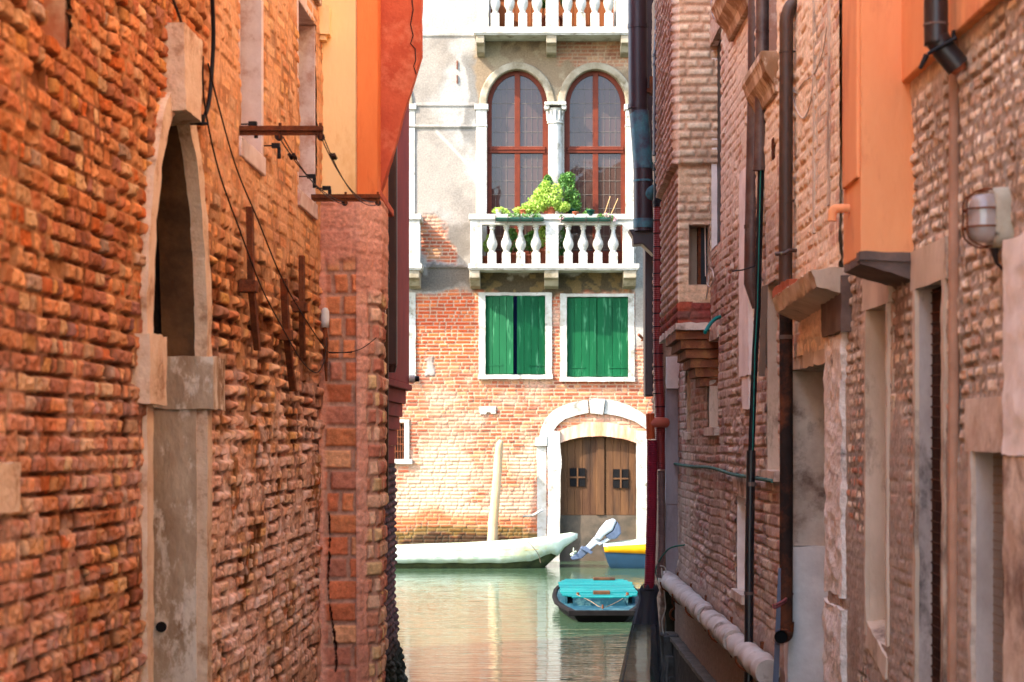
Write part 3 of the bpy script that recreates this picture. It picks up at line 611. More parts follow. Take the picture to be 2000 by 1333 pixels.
# ---- balconies
def baluster_mb(cx_, yb, zb_, zt):
    m_ = MB(); h = zt-zb_; w_ = .095
    m_.box(cx_-w_, cx_+w_, yb-w_, yb+w_, zb_, zb_+h*.29)
    pr_ = [(.6, .29), (.78, .31), (.55, .34), (.62, .36), (1.0, .45), (1.08, .52), (.98, .59), (.62, .70), (.42, .82), (.40, .88), (.62, .915), (.62, .93), (.45, .94), (.7, .965), (.72, 1)]
    m_.lathe([(a*.108, b*h) for a, b in pr_], (cx_, yb, zb_), 16); return m_
def balcony(par, slab, rail, bal, peds, bra, pl_, label=None, top=None):
    """all values in photo pixels on the balcony front plane"""
    x0, x1, s0, s1 = slab
    m_ = MB(); m_.box(bx(x0), bx(x1), YB-.08, YF+.05, bz(s1), bz(s0)); m_.box(bx(x0+2), bx(x1-2), YB-.05, YF+.05, bz(s1+3), bz(s1)-.001)
    o = m_.build('balcony', M_fst, par, cut=.12, rough=.008, rs=6)
    if label: o['label'] = label
    if rail:
        r0, r1, t0, t1 = rail; m_ = MB()
        m_.box(bx(r0), bx(r1), YB-.07, YB+.17, bz(t1-10), bz(t0)); m_.box(bx(r0+3), bx(r1-3), YB-.03, YB+.13, bz(t1), bz(t1-10)-.001)
        m_.box(bx(r0), bx(r0)+.24, YB+.17, YF+.02, bz(t1-10), bz(t0)); m_.box(bx(r1)-.24, bx(r1), YB+.17, YF+.02, bz(t1-10), bz(t0))
        m_.build('rail', M_fst, o, bevel=.012)
    zt = bz(rail[3]) if rail else bz(top); zb_ = bz(s0)
    for a, b in peds:
        m_ = MB(); m_.box(bx(a), bx(b), YB-.04, YB+.16, zb_-.002, zt+.01); m_.build('pedestal', M_fst, o, bevel=.012)
    for c_ in bal: baluster_mb(bx(c_), YB+.06, zb_, zt).build('baluster', M_fst, o, bevel=.006)
    for y_ in (YB+.26, YB+.48):
        for q in (slab[0]+14, slab[1]-14): baluster_mb(bx(q), y_, zb_, zt).build('baluster', M_fst, o, bevel=.006)
    for a, b in bra:
        m_ = MB(); zb2 = bz(s1+3); h = .32
        m_.prism([(bx(a), YF+.02, zb2), (bx(a), YB-.02, zb2), (bx(a), YB-.02, zb2-.17), (bx(a), YB+.16, zb2-.21), (bx(a), YB+.28, zb2-h), (bx(a), YF+.02, zb2-h-.05)], (bx(b)-bx(a), 0, 0)); m_.build('bracket', M_fst2, o, bevel=.012)
    return o
balcony(PA, (914, 1248, 516, 525), (916, 1240, 419, 440), [961, 989, 1017, 1047, 1110, 1139, 1168, 1198], [(919, 942), (1066, 1091), (1216, 1238)], [(917, 937), (1063, 1091), (1218, 1243)], None)
balcony(PA, (500, 824, 516, 525), (500, 823, 419, 440), [700, 728, 757, 784], [(799, 821), (645, 670), (500, 522)], [(797, 819), (645, 670), (500, 522)], None, label='balcony cut off by the red house')
balcony(PA, (926, 1236, 54, 66), None, [967, 995, 1021, 1049, 1108, 1135, 1162, 1189], [(932, 955), (1066, 1091), (1204, 1228)], [(930, 946), (1067, 1087), (1213, 1232)], None, label='upper balcony', top=-40)
m_ = MB(); m_.box(bx(926), bx(1236), YB-.06, YB+.17, bz(-40), bz(-58)); m_.build('upper_rail', M_fst, PA, bevel=.012)
m_ = MB()
for i in range(15): m_.box(fx(957+i*16.3)+.004, fx(957+(i+1)*16.3)-.004, YF+.1, YF+.14, fz(56), 12.66)
m_.build('plank_door', M_plank, PA, bevel=.004)
for a, b in ((946, 958), (1199, 1212)): MB().box(fx(a), fx(b), YF-.06, YF+.14, fz(55), 12.66).build('door_jamb', M_fst, PA, bevel=.01)
# ---- green shuttered windows
def shuttered(o0, o1, t, b, fr, leaves, par, ajar=False):
    f0, f1 = fr; m_ = MB()
    m_.box(fx(f0), fx(o0), YF-.05, YF+.2, fz(b), fz(t-6)); m_.box(fx(o1), fx(f1), YF-.05, YF+.2, fz(b), fz(t-6)); m_.box(fx(o0)+.001, fx(o1)-.001, YF-.045, YF+.2, fz(t), fz(t-6))
    wf = m_.build('window', M_fst, par, cut=.1, rough=.008, rs=5)
    m_ = MB(); m_.box(fx(f0-1), fx(f1+1), YF-.12, YF+.2, fz(b+9), fz(b)-.002); m_.build('sill', M_fst, wf, cut=.1, rough=.008, rs=5)
    for i, (a, c, rot) in enumerate(leaves):
        m_ = MB(); n_ = 4; x0, x1 = fx(a), fx(c); wd = (x1-x0)
        for j in range(n_):
            u0, u1 = x0+wd*j/n_+.003, x0+wd*(j+1)/n_-.003
            y_ = lambda x: YF+.03-rot*((x-x0) if i == 0 else (x1-x))
            m_.box8([(u0, y_(u0), fz(b-1)), (u1, y_(u1), fz(b-1)), (u1, y_(u1)+.04, fz(b-1)), (u0, y_(u0)+.04, fz(b-1)), (u0, y_(u0), fz(t+1)), (u1, y_(u1), fz(t+1)), (u1, y_(u1)+.04, fz(t+1)), (u0, y_(u0)+.04, fz(t+1))])
        lf = m_.build('shutter', M_shut, wf, bevel=.004)
        for q in (.12, .88):
            m_ = MB(); zz = fz(b)+(fz(t)-fz(b))*q; xa, xb = (x0, x0+wd*.62) if i == 0 else (x1-wd*.62, x1)
            m_.box8([(xa, y_(xa)-.012, zz-.016), (xb, y_(xb)-.012, zz-.016), (xb, y_(xb)-.001, zz-.016), (xa, y_(xa)-.001, zz-.016), (xa, y_(xa)-.012, zz+.016), (xb, y_(xb)-.012, zz+.016), (xb, y_(xb)-.001, zz+.016), (xa, y_(xa)-.001, zz+.016)]); m_.build('hinge_strap', M_shut, lf)
    m_ = MB(); m_.box(fx(o0), fx(o1), YF+.3, YF+.32, fz(b), fz(t)); m_.build('interior', M_dark, wf)
shuttered(948, 1065, 578, 732, (935, 1078), [(948, 1003, .28), (1010, 1065, .3)], PA)
shuttered(1107, 1227, 580, 737, (1094, 1239), [(1107, 1165.5, .03), (1166.5, 1227, .03)], PA)
shuttered(665, 796, 578, 732, (650, 812), [(665, 730, .03), (731, 796, .03)], PA)
m_ = MB(); m_.box(fx(1003), fx(1010), YF+.1, YF+.12, fz(732), fz(578)); m_.build('curtain', mat('blue_curtain', (30, 40, 80), bump=0), PA)
# ---- barred window
m_ = MB(); m_.box(fx(790), fx(800), YF-.05, YF+.15, fz(897), fz(826)); m_.box(fx(755), fx(800), YF-.05, YF+.15, fz(826), fz(820)); wf = m_.build('window', M_fst, PA, bevel=.01)
m_ = MB(); m_.box(fx(755), fx(806), YF-.1, YF+.15, fz(907), fz(897)-.002); m_.build('sill', M_fst, wf, bevel=.01)
m_ = MB()
for q in (772, 777, 782, 787): m_.tube([(fx(q), YF+.02, fz(897)), (fx(q), YF+.02, fz(826))], .012, 6)
for q in (840, 854, 868, 882): m_.tube([(fx(767), YF+.02, fz(q)), (fx(791), YF+.02, fz(q))], .012, 6)
m_.build('window_grille', M_iron, wf)
m_ = MB(); m_.box(fx(760), fx(792), YF+.12, YF+.14, fz(897), fz(826)); m_.build('pane', M_glass, wf)
# ---- plaque stone, tie marks
m_ = MB(); m_.xz([(fx(p), fz(q)) for p, q in [(936, 795), (969, 794), (969, 809), (959, 809), (958, 806), (951, 806), (950, 810), (938, 810)]], YF-.06, YF); m_.build('stone_block', M_fst, PA, bevel=.008)
m_ = MB()
for a, b in ((120, 136), (148, 164)): MB().box(fx(892), fx(894), YF-.07, YF, fz(b), fz(a)).build('wall_tie', M_iron, PA)
# ---- water gate
GT = MB(); 
for i in range(10):
    x0 = 1093+i*15.0; x1 = x0+15.0
    if 1166 < (x0+x1)/2 < 1181: continue
    t0 = 868-16*(1-((min(max((x0+x1)/2, 1095), 1241)-1168)/76)**2)
    GT.box(fx(x0)+.003, fx(x1)-.003, YF+.16, YF+.22, fz(1007), fz(t0-6))
GT = GT.build('water_gate', M_gate, PA, bevel=.004)
m_ = MB(); m_.box(fx(1165), fx(1181), YF+.13, YF+.22, fz(1007), fz(848)); m_.build('gate_post', M_gate, GT, bevel=.006)
m_ = MB(); m_.box(fx(1092), fx(1244), YF+.165, YF+.24, -.2, fz(1007)-.004); m_.build('gate_foot', mat('wet_gate_foot', (96, 82, 68), (66, 60, 50), 3, rough=.6, bump=.4, c3=(84, 70, 54), s3=1.6), GT)
for a, b, c, d in ((1113, 1143, 915, 951), (1198, 1228, 917, 954)):
    m_ = MB(); m_.box(fx(a), fx(b), YF+.13, YF+.155, fz(d), fz(c)); q = m_.build('gate_window', M_dark, GT)
    m_ = MB(); cx_, cz_ = (a+b)/2, (c+d)/2
    m_.box(fx(cx_-1.6), fx(cx_+1.6), YF+.112, YF+.129, fz(d), fz(c)); m_.box(fx(a), fx(b), YF+.114, YF+.129, fz(cz_+1.6), fz(cz_-1.6)); m_.build('glazing_bar', M_gate, q)
def seg(p, thick, name, m, par, y0=-.1, y1=.2, **kw):
    m_ = MB(); m_.xz([(fx(a), fz(b)) for a, b in p], YF+y0, YF+y1); return m_.build(name, m, par, **kw)
PT = seg([(1068, 842), (1093, 842), (1096, 900), (1094, 960), (1093, 1105), (1068, 1105), (1070, 960)], 0, 'portal', M_fst, PA, cut=.12, rough=.012, rs=4)
kw = dict(cut=.1, rough=.01, rs=5)
seg([(1048, 872), (1067, 872), (1067, 1105), (1050, 1105)], 0, 'door_jamb', M_fst, PT, -.04, .1, **kw)
seg([(1045, 855), (1068, 853), (1068, 871), (1045, 871)], 0, 'impost', M_fst, PT, -.12, .1, **kw)
seg([(1243, 842), (1263, 842), (1263, 1105), (1244, 1105)], 0, 'door_jamb', M_fst, PT, -.1, .2, **kw)
n_ = 16; arc = lambda r0, x0, x1, yb, ris: [(x0+(x1-x0)*i/n_, yb-ris*(1-((i/n_)*2-1)**2)) for i in range(n_+1)]
lo = arc(0, 1092, 1244, 866, 14); up = arc(0, 1086, 1252, 845, 20)
seg(lo+up[::-1], 0, 'lintel_arch', mat('arch_brick_stone', (196, 180, 160), (200, 128, 92), 1.6, bump=.4, c3=(170, 140, 110), s3=3, stretch=(3, 1, .5)), PT, -.03, .2, **kw)
up2 = [(1053, 853), (1056, 838), (1066, 818), (1080, 803), (1098, 793), (1120, 786), (1148, 781)]; lo2 = [(1150, 807), (1124, 812), (1104, 819), (1090, 829), (1082, 840), (1080, 853)]
seg(up2+lo2, 0, 'relieving_arch', M_fst, PT, -.07, .05, **kw)
up3 = [(1182, 781), (1205, 784), (1230, 793), (1252, 806), (1275, 825), (1285, 838)]; lo3 = [(1278, 852), (1262, 838), (1240, 824), (1214, 814), (1180, 808)]
seg(up3+lo3, 0, 'relieving_arch', M_fst, PT, -.07, .05, **kw)
seg([(1150, 778), (1182, 780), (1177, 810), (1153, 808)], 0, 'keystone', M_fst, PT, -.12, .05, **kw)
single(MB().tube([(fx(1246), YF-.25, fz(655)), (fx(1262), YF, fz(668))], .03, 6).tube([(fx(1252), YF-.2, fz(667)), (fx(1266), YF, fz(655))], .02, 6).build('wall_hook', M_iron), 'little dark iron hook on the palace wall right of the green shutters', 'hook')
# ================================================================ plants and pots
def leafmat(name, c1, c2):
    m, t, b = nodes(name); g = N(t, 'ShaderNodeObjectInfo'); tc = N(t, 'ShaderNodeTexCoord'); n = N(t, 'ShaderNodeTexNoise'); n.inputs['Scale'].default_value = 22
    t.links.new(tc.outputs['Object'], n.inputs[0]); r = N(t, 'ShaderNodeValToRGB'); r.color_ramp.elements[0].position = .35; r.color_ramp.elements[1].position = .65
    r.color_ramp.elements[0].color = lin(c1)+(1,); r.color_ramp.elements[1].color = lin(c2)+(1,); t.links.new(n.outputs[0], r.inputs[0]); t.links.new(r.outputs[0], b.inputs['Base Color'])
    b.inputs['Roughness'].default_value = .55
    tr = N(t, 'ShaderNodeBsdfTranslucent'); t.links.new(r.outputs[0], tr.inputs[0]); mx = N(t, 'ShaderNodeMixShader'); mx.inputs[0].default_value = .3
    t.links.new(b.outputs[0], mx.inputs[1]); t.links.new(tr.outputs[0], mx.inputs[2]); t.links.new(mx.outputs[0], t.nodes['Material Output'].inputs[0]); return m
M_leafy = leafmat('yellow_green_leaves', (140, 172, 56), (186, 204, 96)); M_leafd = leafmat('dark_green_leaves', (60, 108, 38), (104, 146, 58))
M_terra = mat('terracotta', (176, 96, 66), (150, 80, 56), 10, bump=.2); M_dgreen = mat('green_plastic', (28, 70, 56), (22, 58, 46), 6, rough=.5, bump=0)
M_petal = mat('pink_petals', (214, 120, 130), (226, 200, 200), 30, bump=0)
def leaves(blobs, n, size, seed):
    rd = random.Random(seed); m_ = MB()
    for _ in range(n):
        c, r = rd.choice(blobs); 
        while True:
            p = Vector((rd.uniform(-1, 1), rd.uniform(-1, 1), rd.uniform(-1, 1)))
            if p.length < 1: break
        if rd.random() < .6: p = p.normalized()*rd.uniform(.75, 1.08)
        q = Vector(c)+Vector((p.x*r[0], p.y*r[1], p.z*r[2])); s = size*rd.uniform(.6, 1.4)
        a = Vector((rd.gauss(0, 1), rd.gauss(0, 1), rd.gauss(0, 1))).normalized(); b = a.cross(Vector((rd.gauss(0, 1), rd.gauss(0, 1), rd.gauss(0, 1)))).normalized(); nn = a.cross(b)*s*.15
        m_.add([q-a*s, q-b*s*.5+nn, q+a*s, q+b*s*.5+nn], [(0, 1, 2, 3)])
    return m_
zr = bz(419)
def potted(label, pxc, r, h, y, z0, blobs, n, size, leaf, seed, group=None, pot=M_terra, extra=None):
    o = thing('potted_plant', label, 'plant', (bx(pxc), y, z0), group)
    m_ = MB(); m_.lathe([(r*.72, 0), (r*.95, h*.82), (r*1.1, h*.82), (r*1.1, h), (r*.9, h)], (bx(pxc), y, z0), 16); m_.build('pot', pot, o)
    leaves(blobs, n, size, seed).build('foliage', leaf, o)
    m_ = MB(); m_.tube([(bx(pxc), y, z0+h*.8), Vector(blobs[0][0])], .012, 5); m_.build('stem', M_gate, o)
    return o
B = lambda px, py, rx, rz, y=YB+.06, ry=None: ((bx(px), y, bz(py)), (rx*YB/FP, (ry or rx)*YB/FP, rz*YB/FP))
potted('bushy yellow green plant in terracotta pot, biggest on the balcony rail', 1077, .10, .16, YB+.05, zr, [B(1070, 392, 22, 18), B(1052, 396, 22, 17), B(1040, 405, 22, 12), B(1085, 378, 14, 20), B(1066, 368, 10, 16), B(1085, 398, 12, 14), B(1030, 408, 12, 10), B(1100, 404, 14, 10), B(1056, 380, 14, 14)], 3300, .034, M_leafy, 1)
potted('darker green climbing plant right of the stone column', 1118, .11, .2, YB+.3, zr-.05, [B(1108, 362, 16, 22, YB+.3), B(1118, 385, 16, 20, YB+.3), B(1124, 400, 12, 13, YB+.3), B(1102, 348, 10, 12, YB+.3), B(1070, 352, 9, 14, YB+.35), B(1060, 365, 10, 12, YB+.35), B(1112, 345, 12, 12, YB+.3)], 2300, .034, M_leafd, 2, pot=M_dgreen)
potted('small bright green plant at the left end of the balcony rail', 975, .08, .09, YB+.03, zr, [B(975, 411, 14, 6), B(985, 414, 9, 5)], 160, .045, M_leafy, 3, 'pots on the balcony rail', pot=M_white)
potted('low yellow green plant in terracotta pot left of the big bush', 1022, .10, .10, YB+.03, zr, [B(1022, 409, 13, 6), B(1012, 411, 9, 5)], 200, .04, M_leafy, 4, 'pots on the balcony rail')
potted('green plant with round leaves in dark pot right of the column', 1153, .09, .12, YB-.02, zr-.03, [B(1150, 416, 9, 7), B(1145, 420, 7, 6)], 80, .055, M_leafd, 5, 'pots on the balcony rail', pot=M_dgreen)
potted('small succulent in a terracotta pot between pink flowers', 1124, .07, .09, YB-.02, zr-.04, [B(1124, 422, 6, 4)], 60, .03, M_leafd, 6, 'pots on the balcony rail')
def planter(px0, px1, label):
    o = thing('window_box', label, 'planter', (bx(px0), YB-.12, bz(432)), 'green planters hung on the balcony rail')
    m_ = MB(); m_.box(bx(px0), bx(px1), YB-.2, YB-.085, bz(434), bz(427)); m_.build('tray', M_dgreen, o, bevel=.01)
    m_ = MB(); 
    for zz in (bz(438), bz(431)): m_.tube([(bx(px0-1), YB-.215, zz), (bx(px1+1), YB-.215, zz)], .006, 5)
    k_ = px0
    while k_ <= px1: m_.tube([(bx(k_), YB-.215, bz(438)), (bx(k_), YB-.215, bz(424)), (bx(k_), YB-.04, bz(422))], .006, 5); k_ += 24
    m_.build('wire_holder', M_wire, o)
    return o
P1 = planter(968, 1062, 'long green planter hung on the left half of the rail')
P2 = planter(1096, 1192, 'long green planter with pink flowers on the right half of the rail')
leaves([B(1000+10*i, 422, 7, 4, YB-.13) for i in range(6)], 160, .03, 11).build('foliage', M_leafd, P1)
leaves([B(1097, 426, 6, 5, YB-.14), B(1184, 424, 7, 6, YB-.14), B(1194, 428, 4, 6, YB-.14), B(1172, 424, 6, 4, YB-.14)], 160, .028, 12).build('foliage', M_leafd, P2)
leaves([B(1096, 428, 6, 5, YB-.16), B(1185, 424, 8, 6, YB-.16), B(1200, 428, 4, 6, YB-.16)], 90, .022, 13).build('blossom', M_petal, P2)
single(MB().tube([(bx(1180), YB, bz(420)), (bx(1192), YB, bz(384))], .008, 5).tube([(bx(1193), YB, bz(420)), (bx(1207), YB, bz(388))], .008, 5).build('garden_cane', mat('cane', (200, 160, 110), bump=0)), 'pair of thin canes standing in the right planter', 'cane')
zf = bz(516)
for i, (p, r, h, blobs, n, lf, lb) in enumerate([
    (949, .09, .2, [B(950, 478, 7, 12, YB+.3), B(956, 465, 6, 12, YB+.3)], 220, M_leafy, 'yellow green plant behind the first baluster from the left'),
    (1003, .12, .26, [B(1005, 474, 14, 16, YB+.33), B(992, 485, 9, 10, YB+.33), B(1000, 455, 8, 12, YB+.33)], 420, M_leafd, 'dark leafy plant behind the second and third balusters'),
    (1034, .12, .24, [B(1033, 470, 12, 18, YB+.33), B(1043, 456, 9, 10, YB+.33)], 380, M_leafd, 'dark leafy plant behind the third and fourth balusters'),
    (1061, .13, .36, [B(1058, 462, 8, 20, YB+.3), B(1063, 450, 7, 12, YB+.3)], 360, M_leafy, 'pale green plant in a tall terracotta pot beside the middle pedestal'),
    (1096, .09, .2, [B(1098, 470, 7, 28, YB+.35), B(1100, 496, 5, 10, YB+.35)], 260, M_leafd, 'thin climbing plant right of the middle pedestal')]):
    potted(lb, p, r, h, YB+.33, zf, blobs, n, .045, lf, 40+i, 'potted plants on the balcony floor')
for i, (p, r, lb) in enumerate([(1068, .11, 'terracotta pot on the upper balcony left of its middle pedestal'), (1099, .12, 'terracotta pot on the upper balcony right of its middle pedestal')]):
    potted(lb, p+(-8 if i == 0 else 4), r, .32, YB+.35, bz(54), [B(p-6+12*i, -5, 10, 14, YB+.35)], 200, .04, M_leafd, 60+i, 'pots on the upper balcony')
# ================================================================ mooring pole
yp = 40.45
pts = [(980, 860, 4.5), (976, 868, 7.6), (973, 900, 8.6), (969, 960, 9.2), (964, 1010, 9.8), (961, 1070, 10.2), (959, 1120, 10.5)]
m_ = MB(); m_.tube([(X(a, yp), yp, Z(b, yp)) for a, b, c in pts], [c*yp/FP for a, b, c in pts], 14)
single(m_.build('mooring_pole', mat('bleached_wood', (190, 162, 126), (170, 134, 96), 3, bump=.5, bscale=20, stretch=(1, 1, .12)), cut=.1, rough=.012, rs=5), 'pale leaning wooden mooring pole against the palace wall', 'mooring pole')
m_ = MB(); m_.tube(catm([(X(1022, 40.9), 40.85, Z(1008, 41)), (X(1040, 40.9), 40.8, Z(1006, 41)), (X(1052, 40.9), 40.8, Z(1000, 41)), (X(1059, 40.9), 40.85, Z(996, 41))]), .03, 8); single(m_.build('driftwood', M_fst), 'pale crooked stick fixed on the palace wall beside the portal', 'stick')
# ================================================================ water
def watermat():
    m, t, b = nodes('canal_water'); b.inputs['Base Color'].default_value = lin((58, 78, 56))+(1,); b.inputs['Roughness'].default_value = .015; b.inputs['IOR'].default_value = 1.33
    b.inputs['Specular IOR Level'].default_value = .5
    tc = N(t, 'ShaderNodeTexCoord'); prev = None
    for sc, st, d in (((.35, 1.5, 1), 1.0, .008), ((.8, 4.8, 1), 1.0, .0068), ((1.6, 9, 1), 1.0, .0022), ((.12, .5, 1), 1.0, .010)):
        mp = N(t, 'ShaderNodeMapping'); mp.inputs['Scale'].default_value = sc; t.links.new(tc.outputs['Object'], mp.inputs[0])
        n = N(t, 'ShaderNodeTexNoise'); n.inputs['Scale'].default_value = 1.6; n.inputs['Detail'].default_value = 3; n.inputs['Distortion'].default_value = .4; t.links.new(mp.outputs[0], n.inputs[0])
        bp = N(t, 'ShaderNodeBump'); bp.inputs['Strength'].default_value = st; bp.inputs['Distance'].default_value = d; t.links.new(n.outputs[0], bp.inputs['Height'])
        if prev: t.links.new(prev.outputs[0], bp.inputs['Normal'])
        prev = bp
    t.links.new(prev.outputs[0], b.inputs['Normal']); return m
m_ = MB(); m_.add([(-60, -30, 0), (60, -30, 0), (60, 48, 0), (-60, 48, 0)], [(0, 1, 2, 3)]); tag(m_.build('water', watermat()), kind='structure')
m_ = MB(); m_.add([(-60, -30, -1.5), (60, -30, -1.5), (60, 60, -1.5), (-60, 60, -1.5)], [(0, 1, 2, 3)]); tag(m_.build('canal_bed', mat('mud', (70, 64, 48))), kind='structure')
# ================================================================ boats
M_sheet = mat('pale_tarpaulin', (178, 188, 170), (160, 172, 152), 2, rough=.6, bump=.8, bscale=4, c3=(160, 164, 130), s3=1.4, bdist=.03)
M_hullold = mat('weedy_hull', (74, 78, 48), (44, 50, 34), 5, rough=.7, bump=.4)
M_rope = mat('rope', (130, 110, 90), (90, 76, 64), 20, bump=.3)
def hull_secs(xa, xb, yc, beam, zs_, keelf, n=22, bowx=None):
    out = []
    for i in range(n+1):
        t = i/n; x = xa+(xb-xa)*t
        out.append((x, t))
    return out
CB = thing('covered_boat', 'long white boat under a pale tarpaulin moored along the palace wall', 'boat', (X(950, 39.3), 39.3, 0))
yc = 39.3; secs = []; csec = []
xa, xb = X(560, 39), X(1128, 39)
def prof_top(px):   # sheer of the cover in photo pixels
    return np.interp(px, [560, 772, 900, 960, 1020, 1060, 1095, 1113, 1128], [1060, 1062, 1058, 1055, 1051, 1047, 1041, 1037, 1038])
for i in range(45):
    t = i/44; px_ = 560+(1128-560)*t; x = X(px_, 39); b_ = .62*min(1, max(.05, (1-t)*5.0))**.55*min(1, .3+t*6)**.5
    zt = Z(prof_top(px_), 39); zk = np.interp(px_, [560, 1000, 1060, 1100, 1128], [-.2, -.2, -.05, Z(1077, 39), Z(1052, 39)])
    secs.append([(x, yc-b_, zt-.08), (x, yc-b_*.93, zt*.45+zk*.4), (x, yc-b_*.7, zk+.02), (x, yc, zk), (x, yc+b_*.7, zk+.02), (x, yc+b_*.93, zt*.45+zk*.4), (x, yc+b_, zt-.08)])
    zc = np.interp(px_, [560, 772, 960, 1000, 1040, 1065, 1080, 1086, 1092, 1100, 1110, 1118, 1128], [Z(1098, 39)]*3+[Z(1097, 39), Z(1094, 39), Z(1084, 39), Z(1080, 39), Z(1092, 39), Z(1082, 39), Z(1070, 39), Z(1064, 39), Z(1059, 39), Z(1053, 39)])
    wob = lambda k_: .018*math.sin(i*1.7+k_*2.1)+.012*math.sin(i*3.9+k_)
    e = .03; row_ = []
    for k_, (dy, f) in enumerate([(-b_-e*.4, 0), (-b_-e, .35), (-b_-e, .7), (-b_*.98-e*.6, .97), (-b_*.6, 1.0), (0, 1.07), (b_*.6, 1.0), (b_*.98+e*.6, .97), (b_+e, .7), (b_+e, .35), (b_+e*.4, 0)]):
        row_.append((x, yc+dy+wob(k_)*(.3 if k_ in (3, 7) else 1)*.6, zc+(zt-.07-zc)*f+(.008*math.sin(i*1.3) if k_ in (0, 10) else 0)))
    csec.append(row_)
MB().loft(secs).add(secs[-1], [tuple(range(7))]).build('hull', M_hullold, CB)
MB().loft(csec).add(csec[-1], [tuple(range(11))]).build('cover', M_sheet, CB, solid=.012)
m_ = MB()
for a, b, c in ((882, 920, 1085), (960, 998, 1084), (1020, 1052, 1084), (838, 862, 1086)):
    yq = 38.57 if b < 1040 else 38.68
    m_.tube([(X(a, yq), yq, Z(c, yq)), (X(a, yq), yq, Z(c-9, yq)), (X(b, yq), yq, Z(c-10, yq))], .005, 4)
m_.build('cover_seam', mat('rusty_seam', (176, 140, 70), bump=0), CB)
MB().tube(catm([(X(1030, 38.6), 38.64, Z(1056, 39)), (X(1042, 38.6), 38.56, Z(1068, 39)), (X(1052, 38.6), 38.6, Z(1082, 39)), (X(1056, 38.6), 38.7, Z(1098, 39))]), .008, 5).build('tie_rope', M_rope, CB)
# blue boat with yellow band
BB = thing('motorboat', 'blue wooden boat with a yellow band moored below the water gate', 'boat', (X(1240, 39), 39, 0))
yc = 39.2; M_blue = mat('blue_hull_paint', (30, 58, 80), (24, 48, 66), 3, rough=.4, bump=.1, spec=.5); M_yel = mat('yellow_paint', (206, 142, 16), (190, 126, 14), 3, rough=.4, bump=.05)
secs = {k_: [] for k_ in 'hbd'}
for i in range(22):
    t = i/21; p_ = 1178+(1420-1178)*t; x = X(p_, 39); b_ = .5+.15*t
    zt = Z(np.interp(p_, [1178, 1262, 1420], [1066, 1061, 1058]), 39); lean = (1-t)**8
    xk = x+.20*lean; zb_ = Z(np.interp(p_, [1178, 1262, 1420], [1077, 1080, 1080]), 39)
    secs['b'].append([(x, yc-b_-.015, zt), (x+.02*lean, yc-b_-.01, zb_)]); secs['b'][-1] += [(x+.02*lean, yc+b_+.01, zb_), (x, yc+b_+.015, zt)][:0]
    secs['h'].append([(x+.02*lean, yc-b_, zb_), (x+.1*lean, yc-b_*.94, (zb_-.1)*.4), (xk+.02, yc-b_*.75, -.15), (xk+.03, yc, -.2), (xk+.02, yc+b_*.75, -.15), (x+.1*lean, yc+b_*.94, (zb_-.1)*.4), (x+.02*lean, yc+b_, zb_), (x, yc+b_, zt)])
    secs['d'].append([(x-.01, yc-b_-.03, zt), (x, yc-b_*.8, zt+.03+.05*t), (x, yc, zt+.05+.09*t), (x, yc+b_, zt)])
MB().loft(secs['h']).add(secs['h'][0], [tuple(range(8))]).build('hull', M_blue, BB)
MB().loft(secs['b']).build('yellow_band', M_yel, BB, solid=.02)
MB().loft(secs['d']).build('cover', M_sheet, BB, solid=.015)
# outboard motor
OM = thing('outboard_motor', 'grey white outboard motor tilted up over the stern of the blue boat', 'motor', (X(1190, 39), 39, Z(1060, 39)))
Mo1 = mat('motor_cowl', (160, 165, 170), (140, 147, 154), 4, rough=.35, bump=.02, spec=.5); Mo2 = mat('motor_grey', (84, 96, 116), (64, 74, 92), 5, rough=.4, bump=.05)
q = lambda P: [(X(a, 39), Z(b, 39)) for a, b in P]
MB().xz(q([(1160, 1052), (1172, 1032), (1184, 1018), (1198, 1013), (1204, 1017), (1196, 1036), (1180, 1046), (1172, 1056)]), 38.85, 39.15).build('cowl', Mo1, OM, bevel=.05, segs=4)
MB().xz(q([(1181, 1047), (1197, 1036), (1205, 1018), (1211, 1028), (1213, 1042), (1203, 1053), (1190, 1054)]), 38.87, 39.13).build('cowl_base', Mo2, OM, bevel=.03, segs=3)
MB().xz(q([(1162, 1048), (1174, 1058), (1152, 1075), (1144, 1068)]), 38.93, 39.07).build('leg', Mo1, OM, bevel=.025, segs=3)
MB().xz(q([(1166, 1062), (1192, 1046), (1196, 1052), (1171, 1066)]), 38.9, 39.1).build('clamp_bracket', Mo1, OM, bevel=.015)
MB().xz(q([(1150, 1064), (1157, 1072), (1136, 1091), (1118, 1094), (1114, 1089), (1128, 1080), (1134, 1072)]), 38.94, 39.06).build('gearcase', Mo2, OM, bevel=.015, segs=2)
MB().xz(q([(1137, 1067), (1158, 1078), (1154, 1082), (1133, 1071)]), 38.84, 39.16).build('cavitation_plate', Mo2, OM, bevel=.006)
m_ = MB(); px0, pz0 = X(1124, 39), Z(1080, 39)
for k_ in range(3):
    a = k_*2.094+.5; m_.loft([[(px0+.03*math.sin(a)*r_*4-.05, 39+math.cos(a+d_)*r_, pz0+math.sin(a+d_)*r_+.05*0) for d_ in (-.45, -.15, .15, .45)] for r_ in (.03, .07, .11, .13)])
m_.tube([(px0-.1, 39, pz0-.05), (px0+.02, 39, pz0+.02)], .025, 10); m_.build('propeller', mat('pale_propeller', (190, 200, 170), bump=0), OM, solid=.012)
